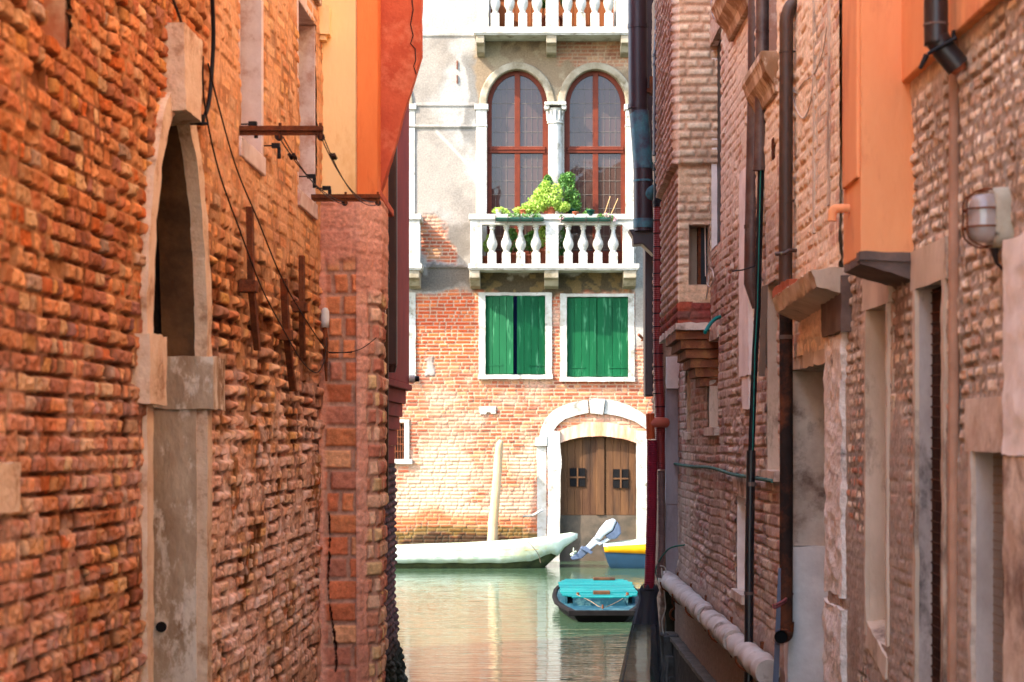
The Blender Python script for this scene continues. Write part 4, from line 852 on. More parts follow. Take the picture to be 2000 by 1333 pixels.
# turquoise boat
TB = thing('covered_boat', 'dark wooden boat with bright turquoise deck boards moored at the alley mouth', 'boat', (X(1178, 28), 28, 0))
Ma = mat('turquoise_boards', (10, 108, 108), (8, 92, 96), 2, rough=.5, bump=.25, stretch=(.3, 1, 1), c3=(28, 124, 120), s3=3); Mb = mat('tarred_hull', (26, 23, 23), (16, 14, 16), 4, rough=.8, bump=.3, c3=(54, 48, 44), s3=3, t3=(.66, .78))
Mc = mat('worn_blue_deck', (26, 68, 80), (20, 54, 66), 3, rough=.6, bump=.3, c3=(70, 104, 106), s3=5)
ys = [27.4, 27.9, 28.7, 29.6, 30.6, 31.3, 31.75]; cx_ = 0.88
hw_ = [.43, .56, .68, .71, .68, .62, .56]; secs = []; rim = []
for y_, b_ in zip(ys, hw_):
    zt = .2+(0 if y_ > 30 else -.05*(30-y_)/2.6)
    fr_ = .12 if y_ < 27.5 else 0
    secs.append([(cx_-b_, y_-fr_, zt), (cx_-b_*.9, y_, zt*.3), (cx_-b_*.62, y_+fr_, -.12), (cx_+b_*.62, y_+fr_, -.12), (cx_+b_*.9, y_, zt*.3), (cx_+b_, y_-fr_, zt)])
    rim.append([(cx_-b_-.02, y_-fr_, zt-.03), (cx_-b_-.02, y_-fr_, zt+.03), (cx_-b_+.05, y_-fr_, zt+.03), (cx_-b_+.05, y_-fr_, zt-.03)])
rim2 = [[(2*cx_-p[0], p[1], p[2]) for p in r_] for r_ in rim]
MB().loft(secs).add(secs[0], [tuple(range(6))]).build('hull', Mb, TB)
m_ = MB().loft(rim, closed=True).loft(rim2, closed=True); z0 = secs[0][0][2]
m_.box(cx_-.5, cx_+.5, 27.24, 27.32, z0-.05, z0+.03); m_.build('gunwale', mat('black_gunwale', (28, 25, 25), (18, 16, 17), rough=.9, spec=.1), TB, bevel=.01)
dk_ = [[(cx_-b_+.05, y_-(.1 if y_ < 27.5 else 0), .2+(0 if y_ > 30 else -.05*(30-y_)/2.6)+.012), (cx_+b_-.05, y_-(.1 if y_ < 27.5 else 0), .2+(0 if y_ > 30 else -.05*(30-y_)/2.6)+.012)] for y_, b_ in zip(ys, hw_)]
MB().loft(dk_, smooth=False).build('fore_deck', Mc, TB)
m_ = MB(); k_ = 0; y_ = 28.1
while y_ < 31.6:
    wv = .16; b_ = np.interp(y_, [28.1, 28.5, 30.8, 31.6], [.44, .60, .61, .50])+random.uniform(-.015, .015); zz = .290+.02*(k_ % 2)*.3+(.02 if 3 < k_ < 6 else 0)
    m_.box(cx_-b_, cx_+b_, y_, y_+wv-.008, zz, zz+.022); y_ += wv; k_ += 1
m_.build('deck_boards', Ma, TB, bevel=.003)
m_ = MB(); m_.box(cx_-.42, cx_+.42, 28.1, 28.13, .15, .288); m_.box(cx_-.54, cx_-.5, 28.4, 31.2, .15, .289); m_.box(cx_+.5, cx_+.54, 28.4, 31.2, .15, .289); m_.build('coaming', Mc, TB)
MB().box(cx_-.10, cx_+.16, 28.4, 28.58, .316, .37).build('wood_block', M_gate, TB, bevel=.008)
MB().box(cx_-.02, cx_+.35, 31.35, 31.5, .316, .36).build('wood_block', M_gate, TB, bevel=.008)
for sx in (-.34, .42): MB().tube([(cx_+sx, 28.3, .31), (cx_+sx, 28.3, .36)], .022, 8).build('peg', M_iron, TB)
MB().tube([(cx_+.02, 27.65, .16), (cx_+.02, 27.65, .23)], .014, 8).build('cleat', M_iron, TB)
MB().tube(catm([(cx_-.36, 28.3, .33), (cx_-.16, 27.95, .26), (cx_+.02, 27.65, .19), (cx_+.28, 27.98, .26), (cx_+.42, 28.3, .33)]), .007, 5).build('rope', M_rope, TB)
# ================================================================ right side of the alley
def Rp(px, py, n=.04): y = RY(px); return WR(y, n, Z(py, y))
M_stoneR = mat('grey_pink_stone', (222, 206, 190), (190, 166, 148), 4, bump=.5, bscale=22, c3=(128, 104, 92), s3=2.2)
M_stoneW = mat('white_rough_stone', (236, 226, 218), (212, 198, 188), 6, bump=1, bscale=14, c3=(84, 72, 70), s3=3.5, t3=(.62, .7), bdist=.03)
M_reveal = mat('rendered_reveal', (212, 192, 172), (188, 168, 148), 3, bump=.3, c3=(118, 96, 84), s3=2.6, t3=(.54, .66), stretch=(1, 1, .5))
M_greyrev = mat('stained_grey_jamb', (190, 178, 172), (156, 142, 136), 3, bump=.3, c3=(48, 40, 42), s3=1.6, t3=(.58, .68), stretch=(1, 1, .5))
M_orangeR = mat('salmon_orange_render', (242, 168, 116), (232, 152, 102), 2, bump=.3, bscale=70, c3=(208, 128, 88), s3=2.2, stretch=(1, 1, .3))
M_greycon = mat('grey_cement', (118, 100, 92), (96, 82, 76), 6, bump=.4)
M_lilac = mat('lilac_plaster', (240, 230, 224), (218, 206, 200), 4, bump=.5, bscale=20)
M_brown2 = mat('brown_metal_pipe', (78, 52, 46), (66, 44, 40), 6, rough=.45, bump=.05, spec=.5, c3=(92, 74, 68), s3=4)
M_copp = mat('copper_pipe_aged', (72, 48, 36), (56, 40, 32), 5, rough=.5, bump=.2, c3=(104, 104, 70), s3=4, t3=(.6, .66), spec=.5, stretch=(3, 3, .25))
M_rustpipe = mat('rusted_pipe', (50, 38, 34), (34, 28, 27), 6, rough=.8, bump=.5, c3=(96, 56, 38), s3=3)
M_patina = mat('blue_patina_copper', (66, 128, 136), (70, 66, 80), 5, rough=.5, bump=.1, c3=(74, 128, 132), s3=7, spec=.4)
M_plum = mat('dark_plum_pipe', (58, 38, 42), (50, 33, 38), 5, rough=.45, bump=.05, spec=.5)
# ---- nearer house: brick plastered thin, orange render above
NH = thing('brick_house', 'pale tan brick house on the right with orange render, nearest to the viewer', 'house', (AR, 8, 0))
YS = RY(1648)      # joint between the two right houses
us = steps(3.4, YS, lambda y: .012 if y < 5.3 else .0072); vs = np.arange(0, 4.35, .0064)
U, V = np.meshgrid(us, vs, indexing='ij')
dd, rn, row, kk = bricks(U, V, .0585, .15, 401, .02, .45, hf=.6)
big = fbm(U*.8, V*.8, 405, 3); n1 = fbm(U*4, V*4, 406, 4); n2 = fbm(U*20, V*24, 407, 3)
jw = .005+.007*rn[1]; prof = ss(0, .011, dd-jw)
hole = gaps(dd, U, V, 418, .56)
rend = ss(.46, .6, fbm(U*1.4, V*1.6, 408, 4)+.12*(1-ss(2.0, 3.2, V)))         # render smeared over the bricks
hgt = (1-(1-prof)*infill(U, V, 491))*.0055+(rn[0]-.5)*.006*prof+(n2-.5)*.017+(fbm(U*50, V*55, 417, 2)-.5)*.008+(n1-.5)*.02
hgt = hgt*(1-.7*rend)+.010*rend-hole*(1-rend*.8)*.014
PXr = 1010+FP*AR/U; PYr = HY-(V-H)*FP/U
lo = 1-ss(2.5, 3.3, V)
brk = palette(rn[4], [(226, 204, 182), (212, 188, 166), (232, 214, 194), (198, 168, 148)], [4, 3, 3, 2])
redr = palette(rn[3], [(190, 114, 90), (200, 126, 94), (178, 106, 88), (208, 150, 108)], [3, 3, 2, 2])
brk = mixc(brk, redr, lo*.85*ss(.3, .45, rn[2]))
mort = np.ones_like(brk)*A((160, 142, 128)); mort = mixc(mort, A((150, 136, 126)), lo)
hgt = np.where(lo > .5, np.minimum(hgt, .02+.01*n1), hgt)
col = mixc(mort, brk, ss(.25, .7, prof)*(1-.55*rend)); col = mixc(col, A((224, 204, 184)), .45*rend*(1-lo)); col = mixc(col, A((176, 160, 148)), .7*rend*lo)
col = mixc(col, A((128, 100, 84)), .35*ss(.58, .7, fbm(U*2, V*1.2, 410, 4)))
keep = np.ones(U.shape, bool)
ops = {'g1': (RY(1848), RY(1797), Z(1700, 8), Z(566, RY(1797))), 'g2': (RY(1738), RY(1699), Z(1252, RY(1720)), Z(607, RY(1699))), 'g3': (RY(1990), RY(1908), .6, Z(882, RY(1908)))}
for a, b, c, d in ops.values(): keep &= ~((U > a) & (U < b) & (V > c) & (V < d))
base = np.stack([AR+BR*us, us, us*0], -1); nr = np.tile([-1., 0, 0], (len(us), 1))
relief('wall', base[::-1], nr[::-1], vs, hgt[::-1], col[::-1], keep[::-1], M_wall, NH)
m_ = MB(); m_.wbox(WR, -2.5, YS, -7, -.6, -1, 12); m_.wbox(WR, -2.5, 3.41, -.6, 0, -1, 12); m_.wbox(WR, 4.61, YS, -.6, -.02, 4.34, 12); m_.build('upper_wall', M_cream, NH)
m_ = MB(); m_.wbox(WR, -2.5, RY(1776), -.02, .05, 4.28, 6.5); m_.build('orange_render', M_orangeR, NH, bevel=.008)
# openings
def opening(par, a, b, c, d, depth, mj, mb_, lintel=None, frame=.0, mf=None, sill=None):
    o = MB(); o.wbox(WR, a-.03, b+.03, -depth-.04, -depth, c-.05, d+.05); o = o.build('window', mb_, par)
    m_ = MB(); m_.wbox(WR, b-.004, b+.09, -depth, .004, c, d); m_.wbox(WR, a-.09, a+.004, -depth, .004, c, d); m_.wbox(WR, a-.09, b+.09, -depth, .004, d, d+.08); m_.build('window_frame', mj, o, cut=.08, rough=.004, rs=8)
    if frame:
        m_ = MB(); m_.wbox(WR, b+.001, b+frame, -.02, .022, c, d); m_.wbox(WR, a-frame, a-.001, -.02, .022, c, d); m_.build('jamb', mf, o, cut=.06, rough=.005, rs=8)
    if lintel: m_ = MB(); m_.wbox(WR, a-.08, b+.1, -depth, .018+.004, d, d+lintel); m_.build('lintel', mf or mj, o, cut=.05, rough=.005, rs=8)
    if sill: m_ = MB(); m_.wbox(WR, a-.05, b+.05, -depth, .05, c-.07, c); m_.build('sill', mf or mj, o, cut=.05, rough=.005, rs=8)
    return o
M_mesh = mat('rusty_mesh_panel', (84, 54, 42), (58, 38, 32), 8, rough=.8, bump=.2)
M_grill_bg = mat('brown_grille_back', (66, 42, 34), (46, 30, 26), 8, bump=.3)
a, b, c, d = ops['g1']; o1 = opening(NH, a, b, c, d, .055, M_greyrev, M_grill_bg, lintel=.17, frame=.05, mf=M_reveal)
m_ = MB()
zz = .9
while zz < d: m_.tube([WR(a, -.048, zz), WR(b, -.048, zz+.01)], .004, 5); zz += .045
for i in range(14): m_.tube([WR(a+(b-a)*i/13, -.046, .9), WR(a+(b-a)*i/13, -.046, d)], .0025, 4)
m_.build('grille', M_mesh, o1)
a, b, c, d = ops['g2']; opening(NH, a, b, c, d, .28, M_reveal, M_reveal, lintel=.17, frame=.04, mf=M_reveal)
m_ = MB(); m_.box8([WR(a, -.1, c-.1), WR(a, .02, c-.16), WR(b, .02, c-.05), WR(b, -.28, c-.05), WR(a, -.1, c), WR(a, .02, c-.06), WR(b, .02, c+.07), WR(b, -.28, c+.09)]); m_.build('sill', M_reveal, NH, cut=.05, rough=.006)
a, b, c, d = ops['g3']; o3 = opening(NH, a, b, c, d, .10, M_greyrev, M_darkwood, lintel=.2, frame=.05, mf=M_stoneR)
m_ = MB(); zz = 1.2
while zz < d: m_.tube([WR(a, -.06, zz), WR(b, -.06, zz)], .002, 4); zz += .035
for i in range(20): m_.tube([WR(a+(b-a)*i/19, -.058, 1.2), WR(a+(b-a)*i/19, -.058, d)], .002, 4)
m_.build('wire_mesh', mat('galvanised_wire', (150, 120, 100), bump=0), o3)
m_ = MB(); m_.wbox(WR, RY(2080), RY(1978), -.01, .035, Z(890, RY(1978)), Z(470, RY(1978))); m_.build('white_patch', M_lilac, NH, cut=.04, rough=.01)
m_ = MB(); m_.wbox(WR, RY(2040), RY(1976), -.01, .03, .9, Z(890, RY(1976))-.002); m_.build('jamb', M_stoneR, NH, cut=.05, rough=.006)
# chimney flue box with corbelled foot
Yc = RY(1783); xl, xr = X(1681, Yc), X(1783, Yc)+.02; Yd = 8.62; zb_ = Z(500, Yc)
m_ = MB(); m_.prism([(xl, Yc, zb_), (xr, Yc, zb_), (xr+.02, Yd, zb_), (xl, Yd, zb_)], (0, 0, 12-zb_)); FL = m_.build('chimney_flue', M_orangeR, NH, bevel=.006)
m_ = MB(); m_.box(xl-.014, xl+.03, Yc+.03, Yd-.05, zb_+.35, 12.1); m_.build('corner_strip', M_orangeR, FL, bevel=.006)
m_ = MB(); zt = zb_; m_.prism([(xl, Yc+.005, zt+.0), (xr, Yc+.005, zt), (xr, Yc+.005, zt-.13), (xr-.035, Yc+.005, zt-.10), (xl+.0, Yc+.005, zt-.035)], (0, Yd-Yc-.03, 0)); m_.prism([(xl-.004, Yc-.008, zt+.02), (xr, Yc-.008, zt+.012), (xr, Yc-.008, zt-.028), (xl-.004, Yc-.008, zt-.02)], (0, .1, 0)); m_.build('flue_foot', M_greycon, FL, cut=.04, rough=.005, rs=10)
m_ = MB(); m_.tube(catm([(xl+.02, 8.45, Z(408, 8.45)), (xl-.05, 8.45, Z(408, 8.45)), (xl-.075, 8.45, Z(412, 8.45)), (xl-.08, 8.45, Z(432, 8.45))]), .021, 10); m_.build('pipe_stub', M_orangeR, FL)
# vertical mortar pipe on the wall
m_ = MB(); m_.tube([WR(RY(1874), .02, 4.3), WR(RY(1872), .02, 2.2), WR(RY(1870), .02, .8)], .022, 8); single(m_.build('conduit', mat('render_conduit', (178, 136, 112), (156, 116, 94), 5, bump=.3)), 'thin render coloured conduit running down below the black elbow pipe', 'conduit')
# black elbow downpipe
yq = 7.15; W_ = lambda px, py, y=yq: (X(px, y), y, Z(py, y))
o = thing('downpipe', 'black downpipe with elbow on the salmon orange render', 'downpipe', W_(1828, 40))
r_ = 23.5*yq/FP
m_ = MB(); m_.tube(catm([W_(1828, -400), W_(1828, 45), W_(1831, 75), W_(1842, 95), W_(1856, 112), W_(1872, 132, yq+.0)]), r_, 20); m_.build('pipe', mat('dark_brown_enamel', (46, 36, 36), (38, 30, 30), 4, rough=.4, bump=.03, spec=.5), o)
m_ = MB(); m_.tube([W_(1864, 122), W_(1876, 140)], [r_*1.0, r_*.55], 16); m_.build('spout', M_terra, o)
m_ = MB(); m_.tube([W_(1828, 47), W_(1828, 51)], r_*1.04, 20); m_.build('joint', M_greycon, o)
m_ = MB(); m_.tube([W_(1812, 106, yq-.05), W_(1868, 74, yq-.06)], .008, 8); m_.tube([W_(1810, 108, yq-.05), W_(1797, 134, yq-.05)], [.012, .008], 8); m_.tube([W_(1862, 80, yq-.04), W_(1862, 60, yq-.04)], .008, 6); m_.build('strap', M_black, o)
# bulkhead lamp
yl = RY(1965); o = thing('bulkhead_lamp', 'caged oval bulkhead lamp with ribbed glass on the right brick wall', 'lamp', WR(yl, 0, Z(430, yl)))
def oval(yc_, hy, hz, zc_, n=24, pw=.6): return [(yc_+hy*np.sign(math.cos(t))*abs(math.cos(t))**pw, zc_+hz*np.sign(math.sin(t))*abs(math.sin(t))**pw) for t in [2*math.pi*i/n for i in range(n)]]
zc_ = Z(427, yl); hz = 60*yl/FP; hy = .085
m_ = MB(); m_.loft([[WR(y_, n_, z_) for y_, z_ in oval(yl, hy*s_, hz*s_, zc_)] for n_, s_ in ((-.02, 1), (.02, 1), (.05, .98), (.056, .9))], closed=True); sec = [WR(y_, .056, z_) for y_, z_ in oval(yl, hy*.9, hz*.9, zc_)]; m_.add(sec, [tuple(range(24))]); m_.build('base_plate', mat('lamp_grey_enamel', (176, 168, 150), (152, 140, 122), 6, rough=.5, bump=.1, c3=(86, 70, 56), s3=9, t3=(.6, .68)), o)
gm, gt, gb = nodes('ribbed_glass'); gb.inputs['Base Color'].default_value = lin((205, 190, 185))+(1,); gb.inputs['Roughness'].default_value = .12; gb.inputs['Transmission Weight'].default_value = .55
m_ = MB(); rows = []
for n_, s_ in ((.056, .8), (.08, .8), (.11, .76), (.125, .66), (.133, .5), (.136, .25), (.137, .05)): rows.append([WR(y_+.0015*((i % 2)*2-1), n_, z_) for i, (y_, z_) in enumerate(oval(yl, hy*s_, hz*s_, zc_, 48))])
m_.loft(rows, closed=True); m_.build('glass_dome', gm, o)
m_ = MB(); m_.tube([WR(yl, .06, zc_-.035), WR(yl, .06, zc_+.035)], .022, 10); m_.build('bulb', M_white, o)
m_ = MB()
for dz in (-.034, .03):
    hh = hz*.86; m_.tube(catm([WR(yl-hy*.9, .056, zc_+dz), WR(yl-hy*.86, .10, zc_+dz), WR(yl-hy*.5, .143, zc_+dz), WR(yl, .146, zc_+dz), WR(yl+hy*.5, .143, zc_+dz), WR(yl+hy*.86, .10, zc_+dz), WR(yl+hy*.9, .056, zc_+dz)], 4), .0035, 6)
for dy in (-.03, .03):
    m_.tube(catm([WR(yl+dy, .056, zc_-hz*.92), WR(yl+dy, .10, zc_-hz*.9), WR(yl+dy, .143, zc_-hz*.6), WR(yl+dy, .147, zc_), WR(yl+dy, .143, zc_+hz*.6), WR(yl+dy, .10, zc_+hz*.9), WR(yl+dy, .056, zc_+hz*.92)], 4), .0035, 6)
m_.build('cage', M_iron, o)
m_ = MB(); m_.tube(catm([WR(yl, .04, zc_-hz), WR(yl, .04, zc_-hz-.02), WR(yl, .03, zc_-hz-.05), WR(yl-.02, .01, zc_-hz-.08)]), [.014, .014]+[.006]*23, 8) if False else m_.tube([WR(yl, .04, zc_-hz*.97), WR(yl, .04, zc_-hz-.02), WR(yl+.01, .03, zc_-hz-.05), WR(yl-.02, .0, zc_-hz-.09)], [.018, .012, .006, .005], 8); m_.build('cable_gland', M_wire, o)

# ---- middle house on the right
MH = thing('brick_house', 'pinkish brick house on the right with stone doorway and hood, middle one of three', 'house', (AR, 14, 0))
us = steps(YS, 20.0, lambda y: .0095+(y-9.8)*.0012); vs = np.arange(-.1, 7.6, .0085)
U, V = np.meshgrid(us, vs, indexing='ij')
dd, rn, row, kk = bricks(U, V, .078, .26, 501, .02, .45, hf=.5)
big = fbm(U*.7, V*.7, 505, 3); n1 = fbm(U*4, V*4, 506, 4); n2 = fbm(U*18, V*22, 507, 3)
er = ss(.35, .65, fbm(U*.9, V*.9, 508, 3)); jw = .004+.008*rn[1]*er; prof = ss(0, .006+.014*er, dd-jw)
hole = gaps(dd, U, V, 518, .5)
up = ss(3.9, 4.6, V+.8*(big-.5)) ; up = np.maximum(up, (1-ss(11.6, 12.4, U))*ss(2.6, 3.2, V))
hgt = (1-(1-prof)*infill(U, V, 591))*(.009+.011*er)+(rn[0]-.5)*(.006+.02*er)*prof+(n2-.5)*.016*(.5+er)+(fbm(U*48, V*52, 517, 2)-.5)*.008+(n1-.5)*.025
hgt = hgt*(1-.6*up)+.02*up-hole*(1-.7*up)*.018
PXr = 1010+FP*AR/U; PYr = HY-(V-H)*FP/U
brk = palette(rn[4], [(184, 156, 144), (166, 134, 124), (204, 180, 162), (148, 118, 112), (212, 194, 176)], [3, 3, 3, 2, 2])
brk *= (.85+.3*rn[2])[..., None]
mort = np.ones_like(brk)*A((174, 156, 144))
col = mixc(mort, brk, ss(.2, .65, prof))*(.8+.4*fbm(U*2, V*2, 593, 4))[..., None]
col = mixc(col, A((228, 210, 190)), up*.72); 
near = 1-ss(12.2, 13.2, U); col = mixc(col, A((238, 204, 168)), near*up*.5)
tan = ss(.44, .6, fbm(U*1.2+5, V*1.6, 511, 4))*(1-up); col = mixc(col, A((180, 158, 140)), tan*.6); hgt = hgt*(1-.4*tan)+.012*tan
rr_ = ss(.55, .66, fbm(U*2.2, V*1.2, 512, 3)); col = mixc(col, A((168, 100, 84)), .5*rr_*(rn[3] > .4)*prof)
col = mixc(col, A((190, 168, 160)), .45*ss(.56, .7, fbm(U*5, V*8, 513, 4))*(1-up))
foot = 1-ss(1.25, 1.5, V+.1*n1); col = mixc(col, A((140, 118, 104)), foot*.9); hgt = hgt*(1-.9*foot)+.05*foot
col = mixc(col, A((40, 42, 34)), ss(.15, .7, 1-V/.7-.3*(n1-.5)))
d_op = {'w_tall': (RY(1413), RY(1391), Z(492, RY(1391)), Z(92, RY(1391))), 'w_low': (RY(1460), RY(1441), Z(1150, RY(1441)), Z(968, RY(1441))),
        'strip': (RY(1524), RY(1500), Z(918, RY(1500)), Z(560, RY(1500))), 'door': (RY(1622), RY(1553), -.1, Z(690, RY(1590))), 'nichew': (RY(1405), RY(1386), Z(836, RY(1386)), Z(665, RY(1395))),
        'cornw': (RY(1523), RY(1486), Z(150, RY(1500)), 7.0), 'slot': (RY(1352), RY(1343), Z(845, RY(1345)), Z(720, RY(1345)))}
keep = np.ones(U.shape, bool)
for a, b, c, d in d_op.values(): keep &= ~((U > a) & (U < b) & (V > c) & (V < d))
base = np.stack([AR+BR*us, us, us*0], -1); nr = np.tile([-1., 0, 0], (len(us), 1))
relief('wall', base[::-1], nr[::-1], vs, hgt[::-1], col[::-1], keep[::-1], M_wall, MH)
m_ = MB(); m_.wbox(WR, YS, 20.0, -7, -.6, -1, 12); m_.wbox(WR, YS, 20.0, -.6, -.0, 7.59, 12); m_.build('upper_wall', mat('upper_pale_bounce', (226, 196, 160), (214, 180, 142), 2), MH)  # unseen upper wall, coloured pale to reflect sunlight down
a, b, c, d = d_op['w_tall']; M_dgl = mat('dark_window', (48, 50, 56), (40, 42, 46), 2, rough=.4, bump=0)
opening(MH, a, b, c, d, .045, M_lilac, M_dgl, lintel=.12, mf=M_reveal)
a, b, c, d = d_op['w_low']; opening(MH, a, b, c, d, .25, M_lilac, M_reveal, lintel=.15, mf=M_stoneR, sill=True)
a, b, c, d = d_op['strip']; opening(MH, a, b, c, d, .3, M_reveal, M_reveal, mf=M_stoneR, sill=True)
a, b, c, d = d_op['nichew']; opening(MH, a, b, c, d, .2, M_reveal, M_reveal, mf=M_stoneR, lintel=.1, sill=True)
a, b, c, d = d_op['slot']; opening(MH, a, b, c, d, .12, M_reveal, M_reveal, sill=True, mf=M_stoneR)
a, b, c, d = d_op['cornw']; ow = opening(MH, a, b, c, d, .25, M_smoothstone, M_dgl)
# stone cornices
def cornice(par, pxa, pxb, pyt, pyb, out, m, name='cornice'):
    y0, y1 = RY(pxb), RY(pxa); z1 = Z(pyt, y1); h = (pyb-pyt)*y1/FP; m_ = MB()
    pr_ = [(0, 0), (out, 0), (out, -.18*h), (out*.9, -.28*h), (out*.78, -.5*h), (out*.5, -.7*h), (out*.4, -.8*h), (out*.3, -h), (0, -h)]
    m_.prism([WR(y0, n_, z1+z_) for n_, z_ in pr_], Vector(WR(y1, 0, 0))-Vector(WR(y0, 0, 0))); return m_.build(name, m, par, bevel=.006)
cornice(MH, 1487, 1527, 158, 232, .14, M_stonebrown, 'window_cornice')
cornice(MH, 1437, 1476, 8, 82, .20, M_stonebrown, 'balcony_corbel')
# door: white stone jamb faces, hood
a, b, c, d = d_op['door']
m_ = MB(); m_.wbox(WR, a, b+.02, -.62, -.55, -.1, d+.1); DR = m_.build('door', M_darkwood, MH)
m_ = MB(); m_.wbox(WR, b, b+.14, -.5, .03, Z(1075, 11.2)+.002, Z(720, 11.2)); m_.build('jamb', M_stoneR, DR, cut=.06, rough=.008, rs=7)
m_ = MB(); m_.wbox(WR, b-.04, b+.14, -.56, .05, -.1, Z(1075, 11.2)); m_.build('jamb', M_lilac, DR, cut=.08, rough=.008, rs=5)
m_ = MB(); m_.wbox(WR, RY(1656), a, -.4, .035, Z(1165, 9.9), Z(655, 9.9)); m_.build('jamb', M_stoneW, DR, cut=.04, rough=.014, rs=11)
m_ = MB(); m_.wbox(WR, RY(1658), a+.02, -.4, .04, -.1, Z(1185, 9.9)); m_.build('jamb', M_stoneW, DR, cut=.05, rough=.016, rs=8)
m_ = MB(); m_.wbox(WR, a, b+.14, -.5, .02, Z(720, 11.2), Z(665, 11.2)); m_.build('lintel', M_reveal, DR, cut=.05, rough=.014, rs=9)
m_ = MB(); m_.wbox(WR, RY(1662), RY(1622), -.05, .05, Z(652, 9.9), Z(545, 9.9)); m_.build('lintel', M_greycon, DR, cut=.05, rough=.008, rs=9)
yh0, yh1 = RY(1660), 11.28; zt = Z(540, 10.1)
m_ = MB(); m_.box8([WR(yh0, -.05, zt-.16), WR(yh0, .17, zt-.09), WR(yh1, .16, zt-.12), WR(yh1, -.05, zt-.2), WR(yh0, -.05, zt+.02), WR(yh0, .20, zt), WR(yh1, .19, zt-.03), WR(yh1, -.05, zt+.02)])
m_.build('door_hood', M_reveal, DR, cut=.03, rough=.009, rs=14)
m_ = MB(); m_.wbox(WR, 10.6, 11.25, .02, .19, zt-.03, zt+.03); m_.build('hood_slab', M_terra, DR, cut=.05, rough=.014, rs=9)
# chimney breast (frontal pale brick face)
Yb = RY(1390); xL = X(1325, Yb); xR = X(1392, Yb)+.04; zbot = Z(632, Yb)
base, nr, uu = poly_base([(xL, 18.9), (xL, Yb), (xR, Yb)], .011); 
# run so that the outward normal faces the alley and the viewer
nr = -nr if nr[-1][1] > 0 else nr
nr[:, :] = np.where((np.arange(len(uu)) < np.searchsorted(uu, 18.9-Yb))[:, None], np.array([[-1., 0, 0]]), np.array([[0, -1., 0]]))
vs = np.arange(zbot, 7.6, .0095); U, V = np.meshgrid(uu, vs, indexing='ij')
dd, rn, _, _ = bricks(U, V, .0805, .24, 601, .008); prof = ss(0, .022, dd-.004); n1 = fbm(U*5, V*5, 602, 4)
upz = Z(322, Yb)
stp = ss(upz-.01, upz+.01, V)
hgt = prof*.016+(rn[0]-.5)*.01+(n1-.5)*.02+stp*.05-.0
side = U < (18.9-Yb)
rend = (1-ss(upz-.05, upz, V))*ss(.42, .56, fbm(U*3, V*3, 604, 4))*(~side)
hgt = hgt*(1-.8*rend)+.014*rend
col = palette(rn[4], [(216, 190, 160), (200, 172, 146), (222, 200, 172)], [3, 2, 2]); col2 = palette(rn[4], [(190, 166, 152), (202, 178, 162), (176, 150, 138)], [3, 2, 2])
col = np.where(side[..., None], col2, col); col = mixc(np.ones_like(col)*A((196, 160, 132)), col, prof); col = mixc(col, A((214, 180, 146)), rend*.9)
rb = (V < Z(595, Yb)+.03*n1); col = np.where(rb[..., None], palette(rn[3], [(138, 70, 62), (160, 80, 60), (120, 68, 60)], [2, 2, 1]), col)
col = mixc(col, A((130, 104, 88)), .4*ss(.56, .7, fbm(U*2, V*4, 606, 4)))
wa, wb, wc, wd = X(1346, Yb), X(1386, Yb), Z(556, Yb), Z(440, Yb)
XW = base[:, 0][:, None]+0*V; keep = ~((~side) & (XW > wa) & (XW < wb) & (V > wc) & (V < wd))
BRS = relief('chimney_breast', base, nr, vs, hgt, col, keep, M_wall, MH)
m_ = MB(); m_.box(xL+.03, xR, Yb+.03, 18.9, zbot, 7.6) if False else m_.box(xL+.02, xR+.3, Yb+.32, 18.9, zbot, 12); m_.box(xL-.05, xR+.3, Yb-.05, 18.9, 7.59, 12); m_.build('breast_core', M_reveal, MH)
m_ = MB(); m_.box(wa-.05, wa, Yb+.0, Yb+.3, wc-.05, wd+.05); m_.box(wa, wb+.04, Yb+.0, Yb+.3, wd, wd+.05); m_.box(wa, wb+.04, Yb+.0, Yb+.3, wc-.05, wc); m_.box(wa, wb+.04, Yb+.28, Yb+.3, wc, wd); wn = m_.build('small_window', mat('painted_reveal', (190, 158, 134), (176, 146, 124), 3, bump=.2), MH)
m_ = MB(); m_.box(X(1372, Yb), wb+.03, Yb+.2, Yb+.27, wc+.002, wd-.002); m_.build('pane', M_dgl, wn); m_ = MB(); m_.box(X(1366, Yb), X(1372, Yb), Yb+.17, Yb+.27, wc+.002, wd-.002); m_.build('window_frame', M_iron, wn)
m_ = MB(); m_.box(xL-.03, xR, Yb-.05, 18.9, zbot-.06, zbot-.001); m_.build('stone_slab', M_stoneR, MH, cut=.06, rough=.012, rs=9)
m_ = MB()
for i in range(6):
    z1 = zbot-.062-i*.084; ind = .0+i*.046
    m_.box(xL+ind-.02, xR+.1, Yb+.02+i*.03, 18.0-i*.15, z1-.078, z1)
m_.build('stepped_corbel', mat('corbel_brick', (140, 88, 62), (112, 66, 50), 5, bump=.5, c3=(160, 110, 70), s3=6), MH, cut=.07, rough=.005, rs=16)
